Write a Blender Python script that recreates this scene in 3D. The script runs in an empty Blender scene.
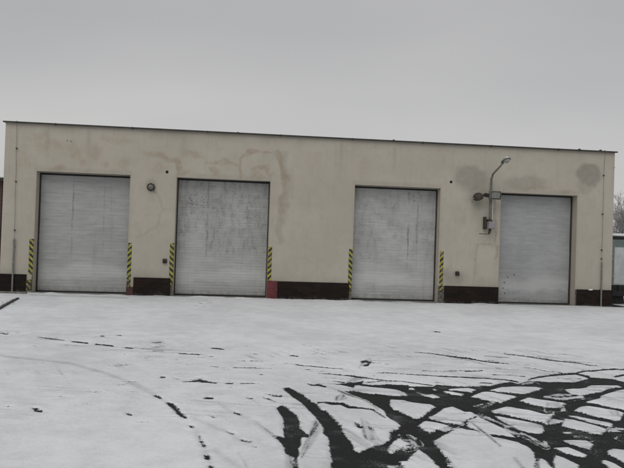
import bpy, bmesh, math, random
import numpy as np
from mathutils import Vector, Matrix
random.seed(5)
HEADX, HEADY, HEADZ = 7.19, -.75, 4.09
BRDX, BRDY, BRDA = -5.24, -3.1, math.radians(99.8)
TRX, TRY = 12.4, 1.0
TREES = [(21.6, 15, 6.4, 'frosted bare tree beyond the truck, the one nearest the warehouse'), (25.5, 19, 7.5, 'frosted bare tree farther right, past the truck')]
SKYLO = (3.75, 3.80, 3.92, 1); SKYHI = (4.3, 4.31, 4.37, 1)
GRAD = [(0., (1.19, 1.165, 1.12, 1)), (1., (1.15, 1.15, 1.15, 1)), (.14, (1.10, 1.09, 1.07, 1)), (.33, (.90, .895, .895, 1)), (.65, (1.10, 1.10, 1.10, 1))]
EXPO = 0.33
SC = bpy.context.scene
COL = SC.collection
R = math.radians
# ------------------------------------------------------------------ node helpers
class NT:
    def __init__(s, name):
        s.m = bpy.data.materials.new(name); s.m.use_nodes = True
        s.t = s.m.node_tree; s.b = s.t.nodes['Principled BSDF']; s.out = s.t.nodes['Material Output']
        s._co = None
    def n(s, kind, **kw):
        nd = s.t.nodes.new(kind)
        for k, v in kw.items(): setattr(nd, k, v)
        return nd
    def put(s, sock, v):
        if v is None: return
        if isinstance(v, bpy.types.NodeSocket): s.t.links.new(v, sock)
        elif hasattr(sock.default_value, '__len__'):
            v = tuple(v)
            sock.default_value = v + (1,) if len(v) == 3 and len(sock.default_value) == 4 else v
        else: sock.default_value = v
    @property
    def co(s):
        if s._co is None: s._co = s.n('ShaderNodeTexCoord').outputs['Object']
        return s._co
    def pos(s): return s.n('ShaderNodeNewGeometry').outputs['Position']
    def scale(s, v, x, y, z):
        m = s.n('ShaderNodeMapping'); s.put(m.inputs['Vector'], v); m.inputs['Scale'].default_value = (x, y, z); return m.outputs[0]
    def noise(s, v, sc, det=4, rough=.55, dist=0):
        k = s.n('ShaderNodeTexNoise'); s.put(k.inputs['Vector'], v)
        k.inputs['Scale'].default_value = sc; k.inputs['Detail'].default_value = det
        k.inputs['Roughness'].default_value = rough; k.inputs['Distortion'].default_value = dist
        return k.outputs['Fac']
    def vor(s, v, sc):
        k = s.n('ShaderNodeTexVoronoi'); s.put(k.inputs['Vector'], v); k.inputs['Scale'].default_value = sc; return k.outputs['Distance']
    def math(s, op, a, b=None, c=None, clamp=False):
        k = s.n('ShaderNodeMath', operation=op, use_clamp=clamp)
        for i, v in enumerate((a, b, c)): s.put(k.inputs[i], v)
        return k.outputs[0]
    def mr(s, v, a, b, c=0., d=1., kind='SMOOTHSTEP'):
        k = s.n('ShaderNodeMapRange', interpolation_type=kind)
        for i, x in enumerate((v, a, b, c, d)): s.put(k.inputs[i], x)
        return k.outputs[0]
    def mix(s, f, a, b, mode='MIX'):
        k = s.n('ShaderNodeMix', data_type='RGBA', blend_type=mode)
        s.put(k.inputs[0], f); s.put(k.inputs[6], a); s.put(k.inputs[7], b); return k.outputs[2]
    def attr(s, name): return s.n('ShaderNodeAttribute', attribute_name=name).outputs['Fac']
    def xyz(s, v):
        k = s.n('ShaderNodeSeparateXYZ'); s.put(k.inputs[0], v); return k.outputs
    def bump(s, h, st=.3, d=.01):
        k = s.n('ShaderNodeBump'); s.put(k.inputs['Height'], h); k.inputs['Strength'].default_value = st
        k.inputs['Distance'].default_value = d; s.t.links.new(k.outputs[0], s.b.inputs['Normal'])
    def fin(s, col=None, rough=None, metal=None, spec=None):
        s.put(s.b.inputs['Base Color'], col); s.put(s.b.inputs['Roughness'], rough)
        s.put(s.b.inputs['Metallic'], metal); s.put(s.b.inputs['Specular IOR Level'], spec)
        return s.m
def plain(name, c, rough=.6, metal=0., var=.25, sc=9., bump=.15, spec=.4):
    t = NT(name); f = t.noise(t.co, sc, 5, .65)
    d = tuple(x*(1-var) for x in c); l = tuple(min(1, x*(1+var)) for x in c)
    t.bump(t.noise(t.co, sc*6, 3), bump, .004)
    return t.fin(t.mix(t.mr(f, .3, .7), d, l), rough, metal, spec)
# ------------------------------------------------------------------ mesh helpers
def link(name, bm, mat, parent=None, smooth=False, mats=None):
    me = bpy.data.meshes.new(name); bm.normal_update(); bm.to_mesh(me); bm.free()
    for m in (mats or [mat]): me.materials.append(m)
    if smooth:
        for p in me.polygons: p.use_smooth = True
    o = bpy.data.objects.new(name, me); COL.objects.link(o)
    if parent: o.parent = parent
    return o
def empty(name, loc, rz=0):
    o = bpy.data.objects.new(name, None); o.location = loc; o.rotation_euler.z = rz
    o.empty_display_size = .2; COL.objects.link(o); return o
def tag(o, label=None, cat=None, group=None, kind=None):
    if label: o['label'] = label
    if cat: o['category'] = cat
    if group: o['group'] = group
    if kind: o['kind'] = kind
    return o
def box(bm, x0, x1, y0, y1, z0, z1, bev=0, M=None, mi=0):
    g = bmesh.ops.create_cube(bm, size=1)['verts']
    bmesh.ops.scale(bm, vec=(x1-x0, y1-y0, z1-z0), verts=g)
    bmesh.ops.translate(bm, vec=((x0+x1)/2, (y0+y1)/2, (z0+z1)/2), verts=g)
    fs = {f for v in g for f in v.link_faces}
    if bev:
        es = list({e for f in fs for e in f.edges})
        r = bmesh.ops.bevel(bm, geom=es, offset=bev, segments=2, affect='EDGES', profile=.6)
        vs = set(r['verts'])
        # collect whole island
        seen = set(vs); st = list(vs)
        while st:
            v = st.pop()
            for e in v.link_edges:
                w = e.other_vert(v)
                if w not in seen: seen.add(w); st.append(w)
        g = list(seen); fs = {f for v in g for f in v.link_faces}
    if mi:
        for f in fs: f.material_index = mi
    if M is not None: bmesh.ops.transform(bm, matrix=M, verts=g)
    return g
def tube(bm, pts, r, seg=8, cap=True):
    pts = [Vector(p) for p in pts]; n = len(pts)
    rs = r if hasattr(r, '__len__') else [r]*n
    up = None; rings = []
    for i, p in enumerate(pts):
        t = (pts[min(i+1, n-1)]-pts[max(i-1, 0)]).normalized()
        if up is None:
            up = t.orthogonal().normalized()
        else: up = (up-t*up.dot(t)).normalized()
        b = t.cross(up)
        rings.append([bm.verts.new(p+(up*math.cos(2*math.pi*k/seg)+b*math.sin(2*math.pi*k/seg))*rs[i]) for k in range(seg)])
    for a, c in zip(rings, rings[1:]):
        for k in range(seg): bm.faces.new((a[k], a[(k+1) % seg], c[(k+1) % seg], c[k]))
    if cap: bm.faces.new(rings[0][::-1]); bm.faces.new(rings[-1])
def lathe(bm, prof, seg=24, M=None):
    rings = []; new = []
    for r, z in prof:
        if r < 1e-5: v = [bm.verts.new((0, 0, z))]
        else: v = [bm.verts.new((r*math.cos(2*math.pi*k/seg), r*math.sin(2*math.pi*k/seg), z)) for k in range(seg)]
        rings.append(v); new += v
    for a, c in zip(rings, rings[1:]):
        for k in range(seg):
            k2 = (k+1) % seg
            if len(a) == 1 and len(c) == 1: continue
            if len(a) == 1: bm.faces.new((a[0], c[k2], c[k]))
            elif len(c) == 1: bm.faces.new((a[k], a[k2], c[0]))
            else: bm.faces.new((a[k], a[k2], c[k2], c[k]))
    if M is not None: bmesh.ops.transform(bm, matrix=M, verts=new)
    return new
BM = bmesh.new
# value noise in numpy (vectorised)
def vnoise(x, y, seed=0, octv=4):
    out = 0; amp = 1; tot = 0
    for o in range(octv):
        xi = np.floor(x).astype(np.int64); yi = np.floor(y).astype(np.int64); fx = x-xi; fy = y-yi
        fx = fx*fx*(3-2*fx); fy = fy*fy*(3-2*fy)
        def h(i, j):
            n = (i*374761393+j*668265263+(seed+o)*974634777) & 0xffffffff
            n = ((n ^ (n >> 13))*1274126177) & 0xffffffff
            return ((n ^ (n >> 16)) & 0xffff)/65535.
        out = out+amp*((h(xi, yi)*(1-fx)+h(xi+1, yi)*fx)*(1-fy)+(h(xi, yi+1)*(1-fx)+h(xi+1, yi+1)*fx)*fy)
        tot += amp; amp *= .5; x = x*2+13.7; y = y*2+7.3
    return out/tot
def sstep(x, a, b):
    t = np.clip((x-a)/(b-a), 0, 1); return t*t*(3-2*t)
def poly_sd(P, X, Y):
    """signed distance to polygon, negative inside"""
    d2 = np.full(X.shape, 1e9); ins = np.zeros(X.shape, bool)
    n = len(P)
    for i in range(n):
        ax, ay = P[i]; bx, by = P[(i+1) % n]
        ex, ey = bx-ax, by-ay; L = ex*ex+ey*ey
        if L < 1e-12: continue
        t = np.clip(((X-ax)*ex+(Y-ay)*ey)/L, 0, 1)
        d2 = np.minimum(d2, (X-ax-t*ex)**2+(Y-ay-t*ey)**2)
        if ay != by:
            c = ((Y >= ay) != (Y >= by)) & (X < (bx-ax)*(Y-ay)/(by-ay)+ax)
            ins ^= c
    return np.where(ins, -1, 1)*np.sqrt(d2)
def grid_mesh(name, V, nx, ny, mat, flip=False, keep=None):
    """V (ny*nx,3) -> quad grid"""
    i = np.arange(nx-1)[None, :]+np.arange(ny-1)[:, None]*nx
    q = np.stack([i, i+1, i+1+nx, i+nx], -1).reshape(-1, 4)
    if keep is not None: q = q[keep.reshape(-1)]
    if flip: q = q[:, ::-1]
    q = np.ascontiguousarray(q, dtype=np.int32)
    me = bpy.data.meshes.new(name)
    me.vertices.add(len(V)); me.vertices.foreach_set('co', V.astype(np.float32).ravel())
    me.loops.add(q.size); me.loops.foreach_set('vertex_index', q.ravel())
    me.polygons.add(len(q)); me.polygons.foreach_set('loop_start', np.arange(0, q.size, 4, dtype=np.int32))
    me.update(calc_edges=True); me.materials.append(mat)
    return me
def fattr(me, name, a):
    me.attributes.new(name, 'FLOAT', 'POINT').data.foreach_set('value', np.ascontiguousarray(a, dtype=np.float32).ravel())

# ================================================================== MATERIALS
def m_ground():
    t = NT('snow_over_asphalt'); P = t.co
    sd = t.attr('bare'); sc = t.attr('scrape'); thin_shade = t.attr('thin_shade')
    n1 = t.noise(P, 5.5, 5, .7); n2 = t.noise(P, 60, 3, .65); ns = t.noise(t.scale(P, .28, 1, 1), 34, 4, .65); nb = t.noise(P, .9, 2, .5)
    rg = t.mr(nb, .35, .65, .5, 1.5)
    m = t.math('ADD', sd, t.math('MULTIPLY', t.math('SUBTRACT', n1, .5), .035))
    m = t.math('ADD', m, t.math('MULTIPLY', t.math('MULTIPLY', t.math('SUBTRACT', n2, .5), .050), rg))
    m = t.math('ADD', m, t.math('MULTIPLY', t.math('MULTIPLY', t.math('SUBTRACT', ns, .5), .024), rg))
    m = t.math('ADD', m, t.math('MULTIPLY', t.math('SUBTRACT', t.noise(P, 20, 4, .75), .5), .038))
    bare = t.mr(m, -.006, .008, 1., 0.)
    # half scraped areas: snow smeared thin, asphalt grain comes through
    n3 = t.noise(t.scale(P, .5, 1, 1), 42, 4, .7)
    smear = t.math('MULTIPLY', t.mr(t.math('ADD', t.math('SUBTRACT', sc, .50), t.math('MULTIPLY', t.math('SUBTRACT', n3, .5), 1.5)), -.14, .22), t.mr(sc, .02, .2))
    bare = t.math('MAXIMUM', bare, t.math('MULTIPLY', smear, .9))
    # crumbs of snow left on the bare asphalt
    n4 = t.noise(P, 70, 3, .75); n5 = t.noise(P, 3.2, 3, .6)
    crumb = t.mr(t.math('ADD', n4, t.math('MULTIPLY', t.math('SUBTRACT', n5, .5), .55)), .62, .70)
    film = t.mr(t.math('ADD', t.noise(t.scale(P, .6, 1, 1), 6, 5, .75), t.math('MULTIPLY', t.math('SUBTRACT', n5, .5), .6)), .54, .84, 0, .20)
    bare = t.math('MULTIPLY', bare, t.math('SUBTRACT', 1., t.math('MAXIMUM', t.math('MULTIPLY', t.math('MULTIPLY', crumb, .42), t.mr(t.noise(P, .8, 3), .42, .6, .15, 1)), t.math('MULTIPLY', film, t.mr(n2, .35, .65)))))
    # tiny dark specks in the snow
    sp = t.mr(t.math('ADD', t.vor(P, 4.5), t.math('MULTIPLY', t.noise(P, 1.1, 2), .12)), .058, .075, .5, 0.)
    bare = t.math('MAXIMUM', bare, sp)
    # snow: thin patches and the shade painted in by the wall are greyer
    s1 = t.noise(t.scale(P, 1, .8, 1), .55, 5, .6); s2 = t.noise(P, 3.4, 5, .65); s3 = t.noise(P, 22, 4, .7)
    f = t.math('ADD', t.math('MULTIPLY', s1, .45), t.math('ADD', t.math('MULTIPLY', s2, .35), t.math('MULTIPLY', s3, .2)))
    snow = t.mix(t.mr(f, .34, .64), (.575, .585, .60), (.775, .785, .80))
    th = t.math('MULTIPLY', thin_shade, t.mr(t.noise(P, 30, 4, .7), .25, .75, .65, 1.2))
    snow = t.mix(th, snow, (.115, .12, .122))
    snow = t.mix(t.mr(t.noise(P, 130, 2, .7), .55, .78, 0, .30), snow, (.35, .355, .36))
    snow = t.mix(t.mr(t.noise(t.scale(P, .5, 1, 1), 7, 5, .7), .60, .80, 0, .32), snow, (.38, .385, .39))
    a1 = t.noise(P, 160, 2, .6); a2 = t.noise(P, 1.5, 4, .6)
    asp = t.mix(t.mr(a1, .3, .75), (.007, .008, .0078), (.026, .028, .0275))
    asp = t.mix(t.mr(a2, .45, .75, 0, .45), asp, (.030, .034, .031))
    t.bump(t.math('ADD', t.math('MULTIPLY', s3, .6), t.math('ADD', t.math('MULTIPLY', n2, .5), t.math('MULTIPLY', t.math('SUBTRACT', 1., bare), .8))), .6, .016)
    return t.fin(t.mix(bare, snow, asp), t.mix(bare, (.75,)*3, (.62,)*3), 0., t.mix(bare, (.25,)*3, (.09,)*3))
def m_wall():
    t = NT('weathered_beige_render'); P = t.co
    a = t.noise(P, .55, 4, .6); b = t.noise(P, 3.2, 6, .68); c = t.noise(P, 60, 3, .6)
    col = t.mix(t.mr(a, .3, .7), (.402, .368, .310), (.452, .419, .358))
    col = t.mix(t.mr(b, .42, .72, 0, .38), col, (.34, .315, .25))
    col = t.mix(t.mr(t.noise(t.scale(P, 5, 5, .35), 2.2, 5, .6), .52, .8, 0, .30), col, (.29, .27, .215))
    rgn = t.mr(t.noise(P, 7, 6, .72), .3, .62, .75, 1.1)
    col = t.mix(t.math('MULTIPLY', t.attr('stain_grey'), rgn), col, (.205, .195, .165))
    col = t.mix(t.math('MULTIPLY', t.attr('stain_brown'), t.mr(t.noise(P, 5, 7, .75), .32, .62, .35, 1.6)), col, (.285, .215, .158))
    col = t.mix(t.attr('pale'), col, (.52, .50, .43))
    # hairline specks and pits
    col = t.mix(t.mr(t.vor(P, 7), .05, .03, 0, .35), col, (.13, .12, .10))
    col = t.mix(t.mr(c, .3, .7, 0, .14), col, (.25, .24, .2))
    t.bump(t.math('ADD', c, t.math('MULTIPLY', b, 1.5)), .35, .006)
    return t.fin(col, .92, 0., .15)
def m_door(name, peel, base, seed, grime=.4, seams=()):
    t = NT(name); mp = t.n('ShaderNodeMapping'); t.put(mp.inputs['Vector'], t.co); mp.inputs['Location'].default_value = (seed, seed*1.7, 0)
    P = mp.outputs[0]; z = t.xyz(t.co)[2]
    x = t.xyz(t.co)[0]
    a = t.noise(P, 1.1, 4, .6); b = t.noise(t.scale(P, .7, 1, 3.4), 3.2, 5, .65)
    lo = tuple(v*.80 for v in base)
    col = t.mix(t.mr(t.math('ADD', t.math('MULTIPLY', a, .5), t.math('MULTIPLY', b, .5)), .36, .64), lo, base)
    # horizontal scuffs
    h = t.noise(t.scale(P, .35, 1, 9), 2.6, 4, .6)
    col = t.mix(t.mr(h, .54, .75, 0, .45), col, tuple(v*.6 for v in base))
    col = t.mix(t.mr(t.noise(t.scale(P, .3, 1, 7), 3.3, 3, .6), .60, .74, 0, .5), col, tuple(min(.8, v*1.35) for v in base))
    # vertical rust and dirt runs
    v = t.noise(t.scale(P, 6, 1, .25), 1.4, 4, .6)
    col = t.mix(t.mr(v, .58, .78, 0, grime), col, (.20, .20, .185))
    hi = t.mr(z, .85, 1.5)
    f2 = t.noise(P, 1.6, 3, .6); PD = t.scale(P, 1, 1, 1.25)
    rid = t.math('ABSOLUTE', t.math('SUBTRACT', t.noise(PD, 6.5, 6, .72, .6), .5))
    rid2 = t.math('ABSOLUTE', t.math('SUBTRACT', t.noise(PD, 15, 5, .75), .5))
    pm = t.math('MULTIPLY', t.mr(f2, .60-.30*max(peel, 0), .70-.22*max(peel, 0)), hi)
    crack = t.math('MAXIMUM', t.mr(rid, .004, .016, 1, 0), t.mr(rid2, .006, .022, .8, 0))
    brk = t.mr(t.noise(t.scale(P, 1.6, 1, .5), 5, 4, .7), .44, .60)
    f1 = t.noise(PD, 17, 8, .8)
    chips = t.mr(t.math('ADD', f1, t.math('MULTIPLY', t.math('SUBTRACT', f2, .5), .45)), .63, .67)
    fl = t.math('MULTIPLY', t.math('MAXIMUM', t.math('MULTIPLY', crack, brk), chips), pm)
    col = t.mix(t.math('MULTIPLY', pm, .22*max(peel, 0)), col, (.24, .24, .23))
    col = t.mix(t.math('MULTIPLY', fl, min(1, .80*max(peel, 0))), col, (.08, .085, .078))
    lc = t.mr(t.noise(PD, 21, 6, .8), .66, .72, 0, .4*max(peel, 0))
    col = t.mix(t.math('MULTIPLY', lc, hi), col, (.55, .55, .54))
    # dirty vertical joints
    for sx_, k_ in seams:
        wob = t.math('ADD', sx_, t.math('MULTIPLY', t.math('SUBTRACT', t.noise(P, 4, 3), .5), .06))
        ln = t.mr(t.math('ABSOLUTE', t.math('SUBTRACT', x, wob)), .004, .035, 1, 0)
        ln = t.math('MULTIPLY', ln, t.mr(t.noise(P, 3.1, 4, .7), .40, .62))
        col = t.mix(t.math('MULTIPLY', t.math('MULTIPLY', ln, t.mr(z, .7, 1.6)), k_), col, (.11, .11, .10))
    band = t.math('MULTIPLY', t.mr(t.math('ADD', z, t.math('MULTIPLY', t.math('SUBTRACT', t.noise(P, 1.6, 3), .5), .5)), .32, .50), t.mr(t.math('ADD', z, t.math('MULTIPLY', t.math('SUBTRACT', t.noise(P, .9, 3), .5), .7)), .9, .62))
    col = t.mix(t.math('MULTIPLY', band, .32), col, (.60, .60, .58))
    bot = t.mr(z, .28, .02, 0, 1)
    col = t.mix(t.math('MULTIPLY', bot, t.mr(t.noise(P, 9, 4, .7), .35, .7, .1, .75)), col, (.17, .165, .15))
    t.bump(t.math('ADD', t.noise(P, 2.3, 3), t.math('MULTIPLY', fl, -.35)), .3, .012)
    return t.fin(col, .68, 0.1, .3)
def m_plinth():
    t = NT('dark_clinker_brick'); P = t.co
    sx = t.xyz(P); cb = t.n('ShaderNodeCombineXYZ'); t.put(cb.inputs[0], t.math('ADD', sx[0], sx[1])); t.put(cb.inputs[1], sx[2])
    k = t.n('ShaderNodeTexBrick'); t.put(k.inputs['Vector'], cb.outputs[0]); k.inputs['Scale'].default_value = 1
    k.inputs['Brick Width'].default_value = .25; k.inputs['Row Height'].default_value = .075; k.inputs['Mortar Size'].default_value = .006
    k.inputs['Color1'].default_value = (.0105, .0078, .006, 1); k.inputs['Color2'].default_value = (.022, .013, .0095, 1); k.inputs['Mortar'].default_value = (.012, .011, .010, 1)
    col = t.mix(t.mr(t.noise(P, 4, 5, .7), .5, .78, 0, .5), k.outputs['Color'], (.030, .026, .023))
    col = t.mix(t.mr(t.noise(P, 26, 4, .7), .66, .74, 0, .5), col, (.09, .085, .08))
    z_ = t.math('ADD', sx[2], t.math('MULTIPLY', t.math('SUBTRACT', t.noise(P, 3.5, 5, .7), .5), .28))
    col = t.mix(t.math('MULTIPLY', t.mr(z_, .10, -.02, 0, .55), t.mr(t.noise(P, 14, 5, .75), .42, .66)), col, (.22, .22, .22))
    t.bump(t.math('SUBTRACT', t.math('MULTIPLY', t.noise(P, 40, 3), .3), k.outputs['Fac']), .5, .006)
    return t.fin(col, .7, 0., .12)
def m_hazard(name, slope, wear):
    """diagonal yellow and black paint; slope +1 rises to the right"""
    t = NT(name); P = t.co; s = t.xyz(P)
    w = t.math('SUBTRACT', s[2], t.math('MULTIPLY', s[0], slope*.95))
    w = t.math('ADD', w, t.math('MULTIPLY', t.noise(P, 14, 2), .02))
    fr = t.math('FRACT', t.math('DIVIDE', w, .156))
    blk = t.mr(t.math('ABSOLUTE', t.math('SUBTRACT', fr, .5)), .235, .265, 1, 0)
    yel = t.mix(t.mr(t.noise(P, 18, 4), .35, .7), (.36, .335, .035), (.25, .24, .045))
    col = t.mix(blk, yel, (.010, .010, .009))
    n = t.noise(P, 24, 5, .7)
    low = t.mr(s[2], .62, .30, 0, wear)
    ch = t.math('MAXIMUM', t.mr(t.math('ADD', n, t.math('MULTIPLY', low, .34)), .62, .67), t.mr(t.noise(t.scale(P, 1, 1, .3), 30, 4, .7), .60, .66, 0, .6))
    col = t.mix(t.mr(t.noise(P, 9, 4, .7), .4, .7, 0, .5), col, (.12, .11, .08))
    under = t.mix(t.mr(s[2], .46, .50), (.05, .04, .035), (.36, .34, .28))
    col = t.mix(ch, col, under)
    t.bump(n, .2, .003)
    return t.fin(col, .6, 0., .35)
def m_brick():
    t = NT('old_red_brick'); P = t.co; sx = t.xyz(P)
    cb = t.n('ShaderNodeCombineXYZ'); t.put(cb.inputs[0], t.math('ADD', sx[0], sx[1])); t.put(cb.inputs[1], sx[2])
    k = t.n('ShaderNodeTexBrick'); t.put(k.inputs['Vector'], cb.outputs[0]); k.inputs['Scale'].default_value = 1
    k.inputs['Brick Width'].default_value = .25; k.inputs['Row Height'].default_value = .08; k.inputs['Mortar Size'].default_value = .008
    k.inputs['Color1'].default_value = (.075, .042, .034, 1); k.inputs['Color2'].default_value = (.11, .06, .048, 1); k.inputs['Mortar'].default_value = (.12, .11, .10, 1)
    return t.fin(t.mix(t.mr(t.noise(P, 2, 5), .4, .7, 0, .5), k.outputs['Color'], (.07, .05, .045)), .9, 0., .2)
M = {}
M['ground'] = m_ground(); M['wall'] = m_wall(); M['plinth'] = m_plinth(); M['brick'] = m_brick()
M['d1'] = m_door('grey_door_paint', .12, (.375, .38, .372), 3.1, .35, ((-4.80, .55), (-3.95, .3)))
M['d2'] = m_door('flaking_door_paint', 1.0, (.425, .427, .413), 11.7, .5, ((-1.08, .5),))
M['d3'] = m_door('chipped_door_paint', .7, (.44, .442, .432), 27.3, .5, ((4.75, .7), (5.02, .5)))
M['d4'] = m_door('smooth_grey_door_paint', 0, (.345, .352, .350), 41.9, .12)
M['hzL'] = m_hazard('hazard_paint_falling', -1, .45); M['hzR'] = m_hazard('hazard_paint_rising', 1, .5)
M['red'] = plain('dull_red_paint', (.115, .022, .026), .6, var=.3, sc=6)
M['redwood'] = plain('faded_reddish_paint', (.075, .032, .026), .8, var=.4, sc=9)
M['coping'] = plain('dark_sheet_metal', (.045, .043, .038), .5, .5, .3, 3)
M['iron'] = plain('rusty_dark_iron', (.055, .045, .036), .75, .3, .45, 22)
M['wiregrey'] = plain('weathered_wire', (.13, .125, .11), .7, .3, .3, 8)
M['strip'] = plain('grimy_corner_render', (.10, .095, .082), .9, 0, .5, 14)
M['galv'] = plain('dull_galvanised_steel', (.20, .205, .19), .55, .55, .3, 14)
M['greenpaint'] = plain('grey_green_lamp_paint', (.15, .155, .13), .6, .2, .3, 16)
M['rubber'] = plain('black_rubber', (.018, .018, .018), .85, 0, .3, 20)
M['dark'] = plain('dark_cavity', (.008, .008, .008), .95, 0, .2, 5)
M['snow'] = plain('roof_snow', (.78, .78, .79), .8, 0, .06, 3, .3)
M['junction'] = plain('mauve_grey_plastic', (.24, .215, .225), .55, 0, .15, 12)
M['concrete'] = plain('damp_concrete', (.16, .155, .14), .9, 0, .3, 8, .4)
M['plate'] = plain('white_enamel', (.62, .62, .60), .45, 0, .08, 6)
M['tar'] = plain('tarred_side_wall', (.30, .28, .23), .9, 0, .2, 2)
def glassy(name, c, rough, tr=0.):
    t = NT(name); t.b.inputs['Transmission Weight'].default_value = tr
    return t.fin(c, rough, 0., .5)
M['lens'] = glassy('cloudy_lamp_glass', (.42, .43, .40), .2, .35)
M['floodglass'] = glassy('floodlight_glass', (.50, .52, .50), .12, .3)

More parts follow.
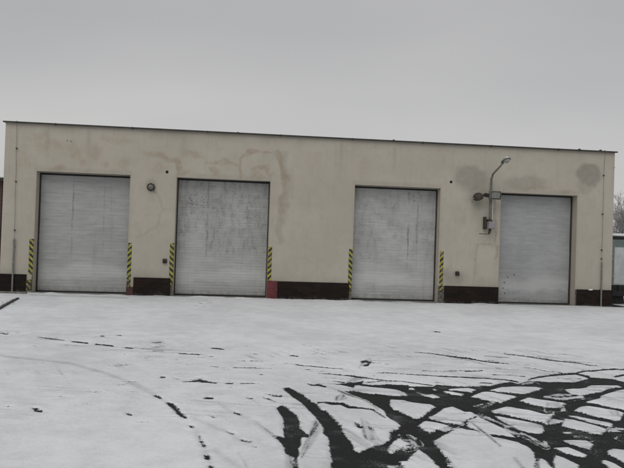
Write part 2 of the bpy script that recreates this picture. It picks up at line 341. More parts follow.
# outlines of bare asphalt / leftover snow / scraped areas on the yard, metres (x, y, x, y ...)
TRACKS = [('d',[1.059,-10.963,1.197,-10.91,1.27,-10.819,1.339,-10.849,1.444,-10.762,1.401,-10.913,1.509,-10.96,1.727,-10.929,1.94,-10.965,1.941,-11.017,2.21,-11.004,2.301,-10.9,2.363,-10.944,2.543,-10.988,2.645,-10.97,2.778,-10.976,2.922,-10.956,3.095,-10.791,3.269,-10.712,3.319,-10.814,3.529,-10.627,3.732,-10.688,3.831,-10.682,4.084,-10.69,4.364,-10.507,4.455,-10.388,4.616,-10.417,4.726,-10.486,4.779,-10.632,5.18,-10.719,2.855,-14.172,0.569,-14.138,0.664,-13.728,0.696,-13.558,0.709,-13.356,0.745,-13.003,0.715,-12.863,0.738,-12.714,0.716,-12.477,0.707,-12.35,0.685,-12.219,0.666,-12.128,0.62,-11.818,0.538,-11.556,0.51,-11.388,0.46,-11.213,0.54,-11.148,0.586,-11.267,0.675,-11.495,0.707,-11.712,0.73,-11.789,0.772,-11.864,0.788,-12.106,0.828,-12.123,0.865,-12.39,0.898,-12.634,0.892,-12.787,0.897,-12.932,0.916,-13.136,0.904,-13.295,0.936,-13.371,1.012,-13.279,1.112,-13.184,1.182,-13.141,1.248,-13.05,1.3,-12.819,1.384,-12.743,1.441,-12.626,1.43,-12.504,1.395,-12.4,1.386,-12.313,1.407,-12.108,1.335,-11.846,1.265,-11.665,1.2,-11.503,1.144,-11.302,1.25,-11.286,1.347,-11.364,1.421,-11.408,1.526,-11.433,1.601,-11.487,1.684,-11.483,1.795,-11.479,1.811,-11.333,1.748,-11.215,1.673,-11.169,1.536,-11.113,1.458,-11.072,1.307,-10.996,1.26,-11.145,1.165,-11.023,1.056,-10.983]),
('s',[1.907,-11.096,1.97,-11.13,1.935,-11.207,1.884,-11.184]),
('s',[1.947,-11.297,2.02,-11.412,2.11,-11.391,2.146,-11.55,2.045,-11.565,1.976,-11.472]),
('s',[2.169,-11.121,2.222,-11.163,2.174,-11.227]),
('s',[2.276,-11.222,2.364,-11.261,2.462,-11.353,2.406,-11.455,2.319,-11.4,2.261,-11.314]),
('s',[2.357,-11.125,2.51,-11.086,2.606,-11.082,2.673,-11.142,2.649,-11.187,2.572,-11.301,2.539,-11.272,2.466,-11.214,2.359,-11.188]),
('s',[1.564,-11.654,1.691,-11.677,1.798,-11.779,1.948,-11.852,1.964,-11.952,1.882,-12.076,1.799,-12.191,1.688,-12.372,1.634,-12.395,1.602,-12.286,1.536,-12.104,1.515,-12.062,1.499,-11.941]),
('s',[1.766,-12.37,1.939,-12.141,2.033,-11.999,2.14,-11.947,2.185,-12.044,2.205,-12.134,2.274,-12.132,2.281,-12.27,2.14,-12.406,2.05,-12.513,1.993,-12.576,1.889,-12.537,1.831,-12.455]),
('s',[1.602,-12.623,1.694,-12.478,1.777,-12.518,1.864,-12.578,1.891,-12.638,1.809,-12.718,1.746,-12.738,1.65,-12.833,1.615,-12.759]),
('s',[1.61,-13.065,1.767,-12.887,1.941,-12.696,1.987,-12.696,2.018,-12.753,2.095,-12.79,2.11,-12.902,2.257,-13.008,2.33,-13.094,2.364,-13.21,2.351,-13.354,2.27,-13.562,2.172,-13.753,1.984,-14.159,1.471,-14.152,1.575,-13.733,1.594,-13.56,1.59,-13.385]),
('s',[1.208,-13.564,1.272,-13.559,1.286,-13.503,1.427,-13.287,1.47,-13.503,1.464,-13.733,1.406,-14.062,1.252,-14.148,1.126,-14.147,1.201,-13.747,1.204,-13.641]),
('s',[1.222,-13.167,1.344,-12.981,1.386,-13.15,1.319,-13.231,1.169,-13.401,1.172,-13.325]),
('s',[2.826,-11.167,3.019,-11.017,3.259,-10.953,3.479,-10.975,3.526,-11.039,3.418,-11.14,3.224,-11.303,3.136,-11.337,2.975,-11.271]),
('s',[2.489,-11.492,2.701,-11.265,2.826,-11.278,2.932,-11.375,3.032,-11.459,2.878,-11.607,2.723,-11.748,2.634,-11.697,2.565,-11.59]),
('s',[2.499,-12.078,2.709,-11.915,2.83,-12.001,2.906,-12.067,3.001,-12.207,3.115,-12.158,3.02,-12.298,2.851,-12.52,2.747,-12.415,2.618,-12.285,2.489,-12.136]),
('s',[2.967,-11.659,3.129,-11.513,3.278,-11.631,3.385,-11.699,3.442,-11.751,3.298,-11.937,3.128,-11.942,3.078,-11.868,3.016,-11.765]),
('s',[2.457,-12.266,2.536,-12.332,2.666,-12.46,2.791,-12.583,2.717,-12.763,2.646,-12.84,2.539,-12.823,2.489,-12.728,2.466,-12.588,2.442,-12.443]),
('s',[2.508,-12.916,2.534,-13.005,2.527,-13.092,2.493,-13.023]),
('s',[2.132,-12.427,2.283,-12.315,2.335,-12.529,2.372,-12.729,2.368,-12.953,2.282,-12.918,2.181,-12.864,2.117,-12.733,2.045,-12.675]),
('s',[3.765,-11.093,4.037,-11.015,4.193,-10.873,4.538,-10.856,4.578,-10.923,4.338,-11.034,4.147,-11.203,4.018,-11.27,3.798,-11.4,3.726,-11.313]),
('s',[3.685,-11.689,3.956,-11.511,4.04,-11.39,4.374,-11.129,4.517,-11.058,4.988,-11.004,4.178,-12.207,3.943,-11.995,3.832,-11.896,3.781,-11.793]),
('s',[3.365,-12.055,3.539,-11.879,3.615,-11.867,3.723,-11.966,3.827,-12.043,3.869,-12.115,3.653,-12.397,3.595,-12.428,3.478,-12.279,3.425,-12.14]),
('s',[3.203,-12.24,3.29,-12.27,3.409,-12.402,3.51,-12.508,3.429,-12.634,3.398,-12.593,3.308,-12.469,3.241,-12.361]),
('s',[2.952,-12.621,3.121,-12.35,3.192,-12.406,3.273,-12.533,3.325,-12.636,3.339,-12.716,3.189,-12.872,3.118,-12.854,3.076,-12.758,3.015,-12.673]),
('s',[2.865,-12.792,2.949,-12.799,2.918,-12.837,2.863,-12.83]),
('s',[2.734,-13.039,2.852,-13.027,2.961,-13.055,2.968,-13.141,2.856,-13.283,2.826,-13.241,2.77,-13.142]),
('s',[2.572,-13.242,2.704,-13.225,2.741,-13.337,2.757,-13.415,2.717,-13.469,2.66,-13.451,2.599,-13.369]),
('s',[2.497,-13.415,2.534,-13.475,2.565,-13.647,2.517,-13.739,2.404,-13.981,2.213,-13.979,2.409,-13.562]),
('s',[2.285,-13.562,2.345,-13.498,2.352,-13.548,2.335,-13.673,2.334,-13.754,2.24,-13.979,2.095,-13.978]),
('s',[3,-13.305,3.077,-13.257,3.149,-13.289,3.386,-13.383,3.133,-13.759,2.963,-13.592,2.96,-13.505,2.941,-13.415]),
('s',[2.792,-13.563,2.84,-13.534,2.87,-13.62,2.871,-13.741,2.848,-13.986,2.662,-13.984,2.771,-13.703]),
('s',[2.574,-13.04,2.592,-13.092,2.527,-13.226,2.489,-13.226]),
('g',[1.768,-12.738,1.934,-12.577,2.036,-12.555,1.895,-12.697,1.802,-12.775]),
('g',[1.34,-13.231,1.412,-13.231,1.385,-13.294,1.316,-13.325]),
('g',[1.367,-12.91,1.443,-12.909,1.486,-13.031,1.476,-13.182,1.42,-13.199,1.402,-13.066]),
('g',[1.109,-13.668,1.183,-13.668,1.195,-13.731,1.137,-13.967,1.041,-13.966]),
('g',[3.589,-11.408,3.441,-11.472,3.338,-11.505,3.367,-11.446,3.605,-11.318,3.71,-11.344,3.798,-11.4,3.748,-11.547,3.63,-11.58,3.527,-11.667,3.461,-11.603,3.383,-11.532]),
('g',[2.926,-12.93,3.01,-12.965,3.021,-13.037,2.972,-13.055,2.918,-12.966]),
('g',[3.339,-12.716,3.448,-12.634,3.514,-12.693,3.691,-12.75,3.64,-12.828,3.465,-12.773,3.34,-12.774]),
('g',[3.275,-12.981,3.395,-12.888,3.566,-12.942,3.472,-13.086,3.277,-13.035]),
('g',[2.871,-12.477,3.043,-12.252,3.088,-12.364,3.031,-12.452,2.947,-12.497,2.855,-12.561]),
('g',[3.23,-11.731,3.371,-11.726,3.271,-12.058,3.047,-12.112]),
('g',[2.392,-11.914,2.524,-11.807,2.64,-11.751,2.453,-11.962]),
('g',[2.265,-13.562,2.312,-13.504,2.213,-13.737,2.184,-13.737]),
('g',[3.35,-10.743,3.571,-10.675,3.576,-10.801,3.39,-10.866]),
('g',[3.716,-12.094,3.817,-12.082,3.763,-12.236,3.67,-12.261]),
('g',[1.584,-13.56,1.596,-13.67,1.6,-13.826,1.562,-13.775]),
('g',[2.293,-12.242,2.269,-12.331,2.323,-12.542,2.377,-12.7,2.42,-12.923,2.449,-12.901,2.471,-12.836,2.432,-12.599,2.38,-12.43,2.331,-12.207]),
('g',[2.453,-12.861,2.435,-12.916,2.457,-13.04,2.49,-13.258,2.513,-13.243,2.532,-13.194,2.5,-12.971,2.478,-12.843]),
('g',[2.126,-12.492,2.111,-12.539,2.119,-12.833,2.116,-13.232,2.13,-13.228,2.144,-13.191,2.149,-12.785,2.142,-12.485]),
('g',[2.125,-13.478,2.103,-13.527,2.073,-13.773,2.088,-13.776,2.109,-13.731,2.14,-13.48]),
('g',[1.818,-12.322,1.816,-12.343,1.922,-12.427,1.995,-12.53,2.005,-12.519,2.009,-12.498,1.935,-12.393,1.828,-12.308]),
('g',[1.538,-9.93,1.662,-9.474,1.835,-9.218,1.795,-9.51,1.681,-9.834]),
('d',[0.359,-12.024,0.413,-11.925,0.469,-12.021,0.485,-12.133,0.506,-12.178,0.539,-12.354,0.542,-12.521,0.526,-12.717,0.556,-12.81,0.588,-12.918,0.571,-12.988,0.52,-12.971,0.498,-13.171,0.47,-13.266,0.46,-13.445,0.443,-13.487,0.428,-13.726,0.394,-14.049,0.373,-14.049,0.397,-13.726,0.409,-13.501,0.36,-13.386,0.363,-13.266,0.337,-13.107,0.284,-12.939,0.345,-12.955,0.374,-12.99,0.388,-12.757,0.404,-12.483,0.391,-12.314,0.37,-12.159]),
('g',[0.154,-12.541,0.154,-12.558,0.214,-12.737,0.289,-12.958,0.299,-12.953,0.299,-12.919,0.221,-12.707,0.159,-12.539]),
('g',[-0.002,-13.363,-0.003,-13.379,0.035,-13.534,0.071,-13.729,0.076,-13.733,0.077,-13.719,0.042,-13.523,0.003,-13.365]),
('g',[0.358,-13.416,0.409,-13.501,0.387,-13.865,0.331,-13.864]),
('t',[0.654,-12.519,0.693,-12.477,0.72,-12.637,0.733,-12.714,0.679,-12.899,0.584,-13.203,0.469,-13.557,0.477,-13.357,0.526,-13.139,0.586,-12.936]),
('t',[0.903,-12.712,1.042,-12.895,1.122,-13.135,1.132,-13.184,1.055,-13.264,1.005,-13.264,0.947,-13.136,0.894,-12.95]),
('t',[1.123,-12.384,1.176,-12.59,1.156,-13.068,1.052,-13.069,1.035,-12.931]),
('d',[1.045,-12.532,1.065,-12.612,1.09,-12.69,1.057,-12.717,1.038,-12.671]),
('d',[1.139,-12.67,1.163,-12.689,1.166,-12.784,1.142,-12.765]),
('t',[0.89,-10.995,0.89,-11.035,1.008,-11.218,1.081,-11.383,1.187,-11.562,1.282,-11.769,1.323,-12.014,1.338,-12.124,1.346,-12.121,1.351,-12.095,1.338,-11.977,1.298,-11.719,1.203,-11.499,1.095,-11.32,1.021,-11.156,0.902,-10.973]),
('d',[0.763,-10.937,0.763,-10.97,0.803,-11.068,0.887,-11.07,0.948,-11.139,0.964,-11.107,0.964,-11.053,0.902,-10.963,0.815,-10.974,0.772,-10.92]),
('g',[1.06,-11.291,1.058,-11.345,1.15,-11.541,1.271,-11.751,1.335,-12.071,1.349,-12.061,1.356,-12.015,1.292,-11.684,1.169,-11.467,1.077,-11.266]),
('t',[0.986,-11.594,1.105,-11.421,1.111,-11.644,1.042,-11.752,0.973,-11.781]),
('t',[1.283,-10.645,1.363,-10.532,1.46,-10.67,1.33,-10.816,1.186,-10.891]),
('d',[0.783,-11.824,0.787,-11.848,0.85,-11.841,0.926,-11.929,1.013,-11.925,1.068,-12.05,1.192,-12.061,1.293,-12.109,1.355,-12.39,1.361,-12.386,1.364,-12.368,1.304,-12.074,1.208,-11.984,1.093,-11.935,1.037,-11.806,0.948,-11.787,0.859,-11.78,0.792,-11.797]),
('d',[0.966,-10.352,0.968,-10.377,1.144,-10.449,1.318,-10.52,1.522,-10.659,1.764,-10.765,1.773,-10.746,1.774,-10.723,1.541,-10.573,1.332,-10.445,1.153,-10.388,0.974,-10.331]),
('d',[1.763,-10.743,1.763,-10.772,1.908,-10.792,2.038,-10.873,2.217,-10.977,2.231,-10.954,2.235,-10.924,2.054,-10.819,1.923,-10.736,1.776,-10.716]),
('d',[1.05,-10.781,1.051,-10.804,1.118,-10.851,1.198,-10.897,1.214,-10.86,1.213,-10.816,1.128,-10.789,1.057,-10.762]),
('d',[0.917,-9.903,0.919,-9.94,1.059,-10,1.199,-10.051,1.328,-10.061,1.333,-10.045,1.333,-10.028,1.208,-9.99,1.069,-9.927,0.928,-9.872]),
('d',[0.549,-9.742,0.55,-9.756,0.726,-9.83,0.817,-9.918,0.921,-9.927,0.933,-9.889,0.93,-9.85,0.825,-9.84,0.732,-9.769,0.552,-9.73]),
('d',[1.471,-10.83,1.472,-10.849,1.661,-10.798,1.745,-10.848,1.754,-10.83,1.755,-10.807,1.67,-10.756,1.48,-10.808]),
('d',[1.634,-9.549,1.64,-9.613,1.698,-9.554,1.731,-9.603,1.681,-9.71,1.651,-9.704,1.621,-9.786,1.622,-9.864,1.668,-9.852,1.771,-9.553,1.734,-9.383,1.664,-9.447]),
('d',[1.743,-9.576,1.741,-9.606,1.899,-9.681,2,-9.722,2.007,-9.706,2.008,-9.686,1.909,-9.635,1.753,-9.551]),
('d',[1.708,-10.26,1.708,-10.276,1.874,-10.281,1.88,-10.265,1.881,-10.249,1.715,-10.244]),
('d',[1.871,-10.272,1.87,-10.297,2.061,-10.368,2.256,-10.413,2.459,-10.481,2.8,-10.529,2.826,-10.484,2.833,-10.437,2.483,-10.406,2.275,-10.347,2.076,-10.309,1.881,-10.25]),
('d',[2.346,-10.107,2.345,-10.123,2.653,-10.121,2.956,-10.087,2.968,-10.065,2.971,-10.045,2.665,-10.084,2.355,-10.09]),
('d',[2.906,-10.104,2.9,-10.152,3.048,-10.112,3.164,-10.073,3.176,-10.051,3.18,-10.031,3.074,-10.04,2.934,-10.051]),
('d',[2.619,-8.671,2.616,-8.701,2.796,-8.749,2.94,-8.907,3.08,-9.064,3.271,-9.186,3.389,-9.373,3.528,-9.488,3.719,-9.557,3.742,-9.521,3.753,-9.479,3.57,-9.388,3.437,-9.254,3.318,-9.061,3.12,-8.948,2.971,-8.814,2.819,-8.673,2.632,-8.644]),
('d',[3.627,-8.884,3.621,-8.908,3.803,-9.034,3.963,-9.021,3.973,-9.005,3.977,-8.988,3.835,-8.959,3.639,-8.864]),
('d',[4.024,-8.673,4.016,-8.704,4.146,-8.818,4.308,-8.983,4.472,-9.147,4.596,-9.283,4.816,-9.409,4.896,-9.538,5.056,-9.588,5.07,-9.569,5.078,-9.549,4.935,-9.471,4.863,-9.324,4.646,-9.189,4.525,-9.042,4.358,-8.879,4.186,-8.729,4.041,-8.646]),
('d',[3.208,-10.29,3.201,-10.323,3.36,-10.339,3.589,-10.419,3.602,-10.401,3.608,-10.38,3.382,-10.287,3.227,-10.259]),
('d',[3.872,-9.779,3.866,-9.799,3.942,-9.866,4.047,-10.031,4.168,-10.067,4.21,-10.189,4.226,-10.17,4.238,-10.14,4.193,-10.02,4.069,-9.988,3.962,-9.826,3.883,-9.763]),
('d',[2.807,-10.482,2.8,-10.529,2.949,-10.557,3.132,-10.62,3.273,-10.662,3.346,-10.75,3.372,-10.715,3.386,-10.664,3.312,-10.574,3.169,-10.53,2.984,-10.466,2.833,-10.437]),
('d',[2.84,-10.79,2.835,-10.822,2.995,-10.828,3.015,-10.796,3.02,-10.764,2.859,-10.759]),
('d',[3.552,-10.559,3.548,-10.589,3.731,-10.473,3.874,-10.395,4.154,-10.269,4.362,-10.226,4.417,-10.448,4.469,-10.391,4.511,-10.293,4.443,-10.079,4.216,-10.144,3.921,-10.291,3.77,-10.384,3.578,-10.515]),
('d',[4.408,-10.124,4.401,-10.16,4.577,-10.026,4.784,-9.97,4.969,-9.898,5.135,-9.861,5.228,-9.898,5.695,-9.953,5.742,-9.9,5.769,-9.844,5.297,-9.788,5.202,-9.75,5.031,-9.789,4.843,-9.863,4.631,-9.921,4.449,-10.061]),
('d',[4.812,-10.338,4.799,-10.382,5.013,-10.252,5.387,-10.149,5.44,-10.084,5.464,-10.028,5.082,-10.135,4.861,-10.271]),
('d',[3.811,-10.516,3.807,-10.531,4.042,-10.488,4.282,-10.504,4.294,-10.489,4.299,-10.473,4.058,-10.456,3.822,-10.5]),
('d',[-0.088,-10.061,-0.083,-10.086,0.073,-10.091,0.199,-10.09,0.205,-10.066,0.2,-10.041,0.074,-10.042,-0.084,-10.037]),
('d',[0.197,-10.09,0.199,-10.103,0.387,-10.122,0.39,-10.11,0.389,-10.098,0.2,-10.078]),
('d',[0.121,-9.578,0.124,-9.602,0.291,-9.625,0.295,-9.603,0.292,-9.579,0.125,-9.556]),
('d',[0.159,-9.04,0.164,-9.072,0.234,-9.086,0.24,-9.056,0.236,-9.024,0.165,-9.01]),
('d',[0.684,-9.143,0.688,-9.192,0.791,-9.233,0.803,-9.191,0.8,-9.142,0.696,-9.101]),
('d',[0.233,-10.49,0.237,-10.512,0.289,-10.508,0.294,-10.486,0.291,-10.464,0.238,-10.467]),
('d',[-0.005,-10.985,0.002,-11.017,0.099,-11.002,0.212,-10.987,0.215,-10.974,0.212,-10.961,0.1,-10.957,0.001,-10.952]),
('d',[0.336,-11.534,0.341,-11.567,0.43,-11.601,0.44,-11.574,0.435,-11.541,0.345,-11.506]),
('d',[0.278,-11.482,0.279,-11.491,0.343,-11.545,0.345,-11.538,0.344,-11.528,0.281,-11.475]),
('d',[0.246,-11.628,0.248,-11.648,0.308,-11.73,0.355,-11.821,0.36,-11.813,0.359,-11.793,0.312,-11.7,0.251,-11.617]),
('d',[0.079,-11.651,0.082,-11.67,0.12,-11.706,0.124,-11.694,0.122,-11.675,0.084,-11.639]),
('d',[0.779,-10.131,0.781,-10.151,0.877,-10.145,0.883,-10.124,0.881,-10.104,0.784,-10.111]),
('d',[-0.052,-12.209,-0.049,-12.232,-0.014,-12.289,0.021,-12.318,0.027,-12.306,0.024,-12.285,-0.01,-12.227,-0.046,-12.198]),
('d',[0.028,-13.067,0.031,-13.084,0.101,-13.13,0.106,-13.118,0.103,-13.101,0.033,-13.055]),
('d',[0.12,-13.235,0.123,-13.247,0.142,-13.253,0.146,-13.243,0.143,-13.231,0.123,-13.225]),
('d',[-0.856,-9.1,-0.844,-9.145,-0.58,-9.197,-0.575,-9.155,-0.585,-9.109,-0.852,-9.056]),
('d',[-0.445,-8.594,-0.434,-8.656,-0.255,-8.75,-0.247,-8.7,-0.257,-8.639,-0.438,-8.542]),
('d',[-1.692,-8.641,-1.682,-8.671,-1.563,-8.715,-1.562,-8.689,-1.571,-8.659,-1.692,-8.615]),
('d',[-1.375,-8.162,-1.366,-8.192,-1.226,-8.176,-1.225,-8.145,-1.234,-8.114,-1.375,-8.131]),
('d',[-1.317,-8.576,-1.309,-8.604,-1.174,-8.59,-1.173,-8.561,-1.181,-8.533,-1.317,-8.547]),
('d',[-1.249,-8.902,-1.241,-8.929,-1.107,-8.942,-1.106,-8.916,-1.114,-8.889,-1.248,-8.876]),
('d',[-0.493,-9.269,-0.487,-9.295,-0.378,-9.335,-0.374,-9.312,-0.379,-9.286,-0.489,-9.246]),
('d',[-0.637,-10.939,-0.632,-10.953,-0.46,-10.911,-0.39,-10.948,-0.263,-11.007,-0.257,-10.987,-0.263,-10.959,-0.392,-10.833,-0.47,-10.777,-0.636,-10.921]),
('d',[-0.166,-10.976,-0.157,-11.018,-0.086,-11.031,-0.078,-10.992,-0.087,-10.95,-0.158,-10.937]),
('d',[-0.389,-9.991,-0.385,-10.013,-0.284,-10.048,-0.28,-10.028,-0.285,-10.006,-0.386,-9.971]),
('d',[-0.917,-10.698,-0.902,-10.741,-0.86,-10.739,-0.856,-10.695,-0.87,-10.651,-0.913,-10.654]),
('d',[-0.36,-11.665,-0.349,-11.706,-0.273,-11.716,-0.265,-11.678,-0.276,-11.636,-0.353,-11.626]),
('d',[-0.867,-11.579,-0.857,-11.622,-0.781,-11.726,-0.773,-11.707,-0.783,-11.665,-0.86,-11.559]),
('d',[-0.704,-11.886,-0.695,-11.926,-0.648,-12.03,-0.564,-12.276,-0.477,-12.445,-0.464,-12.439,-0.47,-12.387,-0.55,-12.169,-0.637,-11.907,-0.696,-11.868]),
('d',[-0.42,-12.654,-0.415,-12.687,-0.39,-12.734,-0.382,-12.726,-0.386,-12.694,-0.412,-12.646]),
('d',[-0.321,-12.946,-0.323,-12.974,-0.311,-13.042,-0.302,-13.054,-0.3,-13.027,-0.312,-12.959]),
('d',[-0.298,-13.066,-0.299,-13.094,-0.289,-13.143,-0.28,-13.152,-0.279,-13.125,-0.289,-13.075]),
('d',[-0.281,-13.169,-0.277,-13.214,-0.26,-13.253,-0.247,-13.249,-0.251,-13.205,-0.268,-13.165]),
('d',[-0.252,-13.452,-0.239,-13.511,-0.212,-13.539,-0.194,-13.512,-0.207,-13.453,-0.234,-13.424]),
('d',[-0.199,-13.672,-0.193,-13.708,-0.177,-13.733,-0.165,-13.724,-0.17,-13.689,-0.187,-13.662]),
('d',[-1.021,-12.272,-1.011,-12.305,-0.964,-12.347,-0.959,-12.328,-0.969,-12.295,-1.016,-12.253]),
('d',[-0.246,-12.361,-0.241,-12.389,-0.217,-12.42,-0.21,-12.408,-0.215,-12.38,-0.239,-12.349]),
('d',[-0.094,-12.835,-0.091,-12.853,-0.038,-12.915,-0.033,-12.906,-0.036,-12.889,-0.09,-12.827]),
('d',[-3.843,-7.507,-3.816,-7.564,-3.673,-7.632,-3.681,-7.584,-3.708,-7.528,-3.852,-7.459]),
('d',[-3.139,-7.842,-3.116,-7.896,-2.665,-8.161,-2.668,-8.119,-2.689,-8.066,-3.145,-7.797]),
('d',[-2.547,-8.208,-2.52,-8.278,-2.265,-8.399,-2.267,-8.341,-2.292,-8.272,-2.552,-8.148]),
('d',[-2.154,-8.427,-2.131,-8.494,-1.856,-8.608,-1.856,-8.551,-1.878,-8.485,-2.157,-8.369]),
('d',[-1.687,-8.663,-1.667,-8.728,-1.547,-8.784,-1.546,-8.73,-1.565,-8.666,-1.687,-8.608]),
('d',[-2.257,-7.602,-2.235,-7.671,-2.179,-7.706,-2.18,-7.651,-2.203,-7.582,-2.259,-7.545]),
('d',[-1.898,-12.113,-1.879,-12.153,-1.829,-12.179,-1.828,-12.151,-1.847,-12.111,-1.897,-12.084]),
('d',[-1.851,-12.197,-1.832,-12.234,-1.767,-12.26,-1.766,-12.23,-1.785,-12.193,-1.851,-12.167]),
('d',[-1.018,-12.281,-1.008,-12.314,-0.963,-12.353,-0.958,-12.334,-0.968,-12.301,-1.013,-12.262]),
('d',[-2.019,-7.487,-2.005,-7.534,-1.936,-7.568,-1.937,-7.529,-1.951,-7.483,-2.02,-7.448]),
('d',[1.019,-8.952,1.02,-8.968,1.186,-8.953,1.191,-8.936,1.19,-8.921,1.024,-8.936]),
('d',[-5.187,-3.787,-5.144,-3.847,-5.287,-2.994,-5.449,-2.032,-5.533,-1.76,-5.585,-1.683,-5.411,-2.685,-5.258,-3.572]),
('d',[3.617,-6.286,3.605,-6.359,3.713,-6.385,3.745,-6.316,3.758,-6.243,3.648,-6.217]),
('d',[1.492,-12.577,1.484,-12.596,1.478,-12.628,1.48,-12.64,1.488,-12.622,1.494,-12.59]),
('g',[1.858,-9.448,1.858,-9.46,2.061,-9.454,2.066,-9.442,2.066,-9.43,1.863,-9.436]),
('g',[1.914,-9.261,1.914,-9.275,2.109,-9.239,2.115,-9.223,2.116,-9.209,1.92,-9.245]),
('g',[4.693,-8.682,4.686,-8.705,5.068,-8.67,5.085,-8.646,5.093,-8.623,4.708,-8.658]),
('g',[2.072,-9.394,2.071,-9.408,2.407,-9.352,2.414,-9.336,2.415,-9.322,2.078,-9.378]),
('f',[-1.356,-10.802,-1.347,-10.833,-1.089,-11.142,-0.864,-11.568,-0.858,-11.561,-0.864,-11.532,-1.092,-11.099,-1.353,-10.785]),
('f',[-0.689,-11.909,-0.695,-11.876,-0.942,-11.43,-1.352,-10.779,-1.359,-10.795,-1.347,-10.84,-0.94,-11.481,-0.696,-11.919]),
('f',[-0.358,-12.805,-0.359,-12.835,-0.267,-13.252,-0.182,-13.729,-0.174,-13.739,-0.172,-13.718,-0.257,-13.237,-0.348,-12.815]),
('f',[-3.142,-9.47,-3.104,-9.547,-2.102,-10.008,-1.562,-10.567,-1.063,-11.252,-1.054,-11.225,-1.069,-11.165,-1.577,-10.461,-2.131,-9.881,-3.151,-9.406]),
('f',[-0.218,-11.834,-0.214,-11.886,-0.081,-12.241,0.12,-12.555,0.295,-13.016,0.306,-13.01,0.306,-12.974,0.129,-12.502,-0.074,-12.181,-0.205,-11.826]),
('f',[-0.181,-13.305,-0.178,-13.342,-0.076,-13.558,0.017,-13.743,0.028,-13.738,0.026,-13.707,-0.068,-13.518,-0.169,-13.3]),
('g',[0.118,-11.699,0.119,-11.717,0.213,-11.99,0.217,-11.987,0.217,-11.97,0.122,-11.696]),
('f',[0.019,-12.316,0.021,-12.338,0.154,-12.563,0.16,-12.555,0.159,-12.534,0.025,-12.307]),
('f',[-0.402,-12.447,-0.395,-12.48,-0.12,-12.843,0.064,-13.181,0.073,-13.174,0.07,-13.146,-0.115,-12.801,-0.394,-12.432]),
('g',[-1.213,-1.315,-1.201,-1.391,-1.073,-1.399,-1.071,-1.325,-1.083,-1.248,-1.212,-1.24]),
('g',[-1.026,-1.038,-1.014,-1.117,-0.91,-1.132,-0.907,-1.055,-0.918,-0.976,-1.024,-0.96]),
('g',[-1.101,-1.828,-1.089,-1.9,-1.014,-1.921,-1.011,-1.852,-1.022,-1.779,-1.098,-1.758]),
('g',[-0.914,-1.623,-0.903,-1.696,-0.778,-1.704,-0.774,-1.632,-0.784,-1.558,-0.911,-1.55]),
('g',[-1.153,-2.447,-1.141,-2.515,-1.069,-2.534,-1.066,-2.47,-1.077,-2.403,-1.151,-2.383]),
('g',[-0.976,-2.598,-0.965,-2.665,-0.905,-2.687,-0.902,-2.625,-0.912,-2.558,-0.973,-2.536]),
('g',[-0.578,-1.174,-0.568,-1.255,-0.516,-1.283,-0.511,-1.211,-0.52,-1.13,-0.573,-1.101]),
('f',[-5.601,-0.541,-5.513,-0.762,-4.713,-0.926,-3.841,-0.886,-2.965,-1.086,-2.981,-0.879,-3.038,-0.657,-3.937,-0.449,-4.83,-0.493,-5.651,-0.323]),
('f',[3.052,-0.139,3.037,-0.331,4.39,-0.405,5.398,-0.507,5.472,-0.319,5.514,-0.124,4.485,-0.019,3.102,0.055]),
('f',[7.32,-0.331,7.269,-0.492,9.375,-0.685,9.474,-0.528,9.545,-0.365,7.401,-0.169])]
# ================================================================== GROUND (one sheet to the horizon)
def axis(a, b, step, far, grow=1.22):
    core = list(np.arange(a, b+1e-6, step)); out = []; s = step; x = b
    while x < far: s *= grow; x += s; out.append(x)
    pre = []; s = step; x = a
    while x > -far: s *= grow; x -= s; pre.append(x)
    return np.array(pre[::-1]+core+out)
xs = axis(-6.0, 6.2, .0135, 600)
yy = [-14.6]
while yy[-1] < -6.6: yy.append(yy[-1]+.0105+(yy[-1]+14.6)*.0038)
while yy[-1] < .6: yy.append(yy[-1]+.055)
s = .06
while yy[-1] < 700: s *= 1.2; yy.append(yy[-1]+s)
pre = []; s = .014; y = -14.6
while y > -400: s *= 1.2; y -= s; pre.append(y)
ys = np.array(pre[::-1]+yy)
GX, GY = np.meshgrid(xs, ys); XL0, XR0 = -6.7, 11.0
SD = np.full(GX.shape, .42); SCR = np.zeros(GX.shape); THN_SHADE = np.zeros(GX.shape)
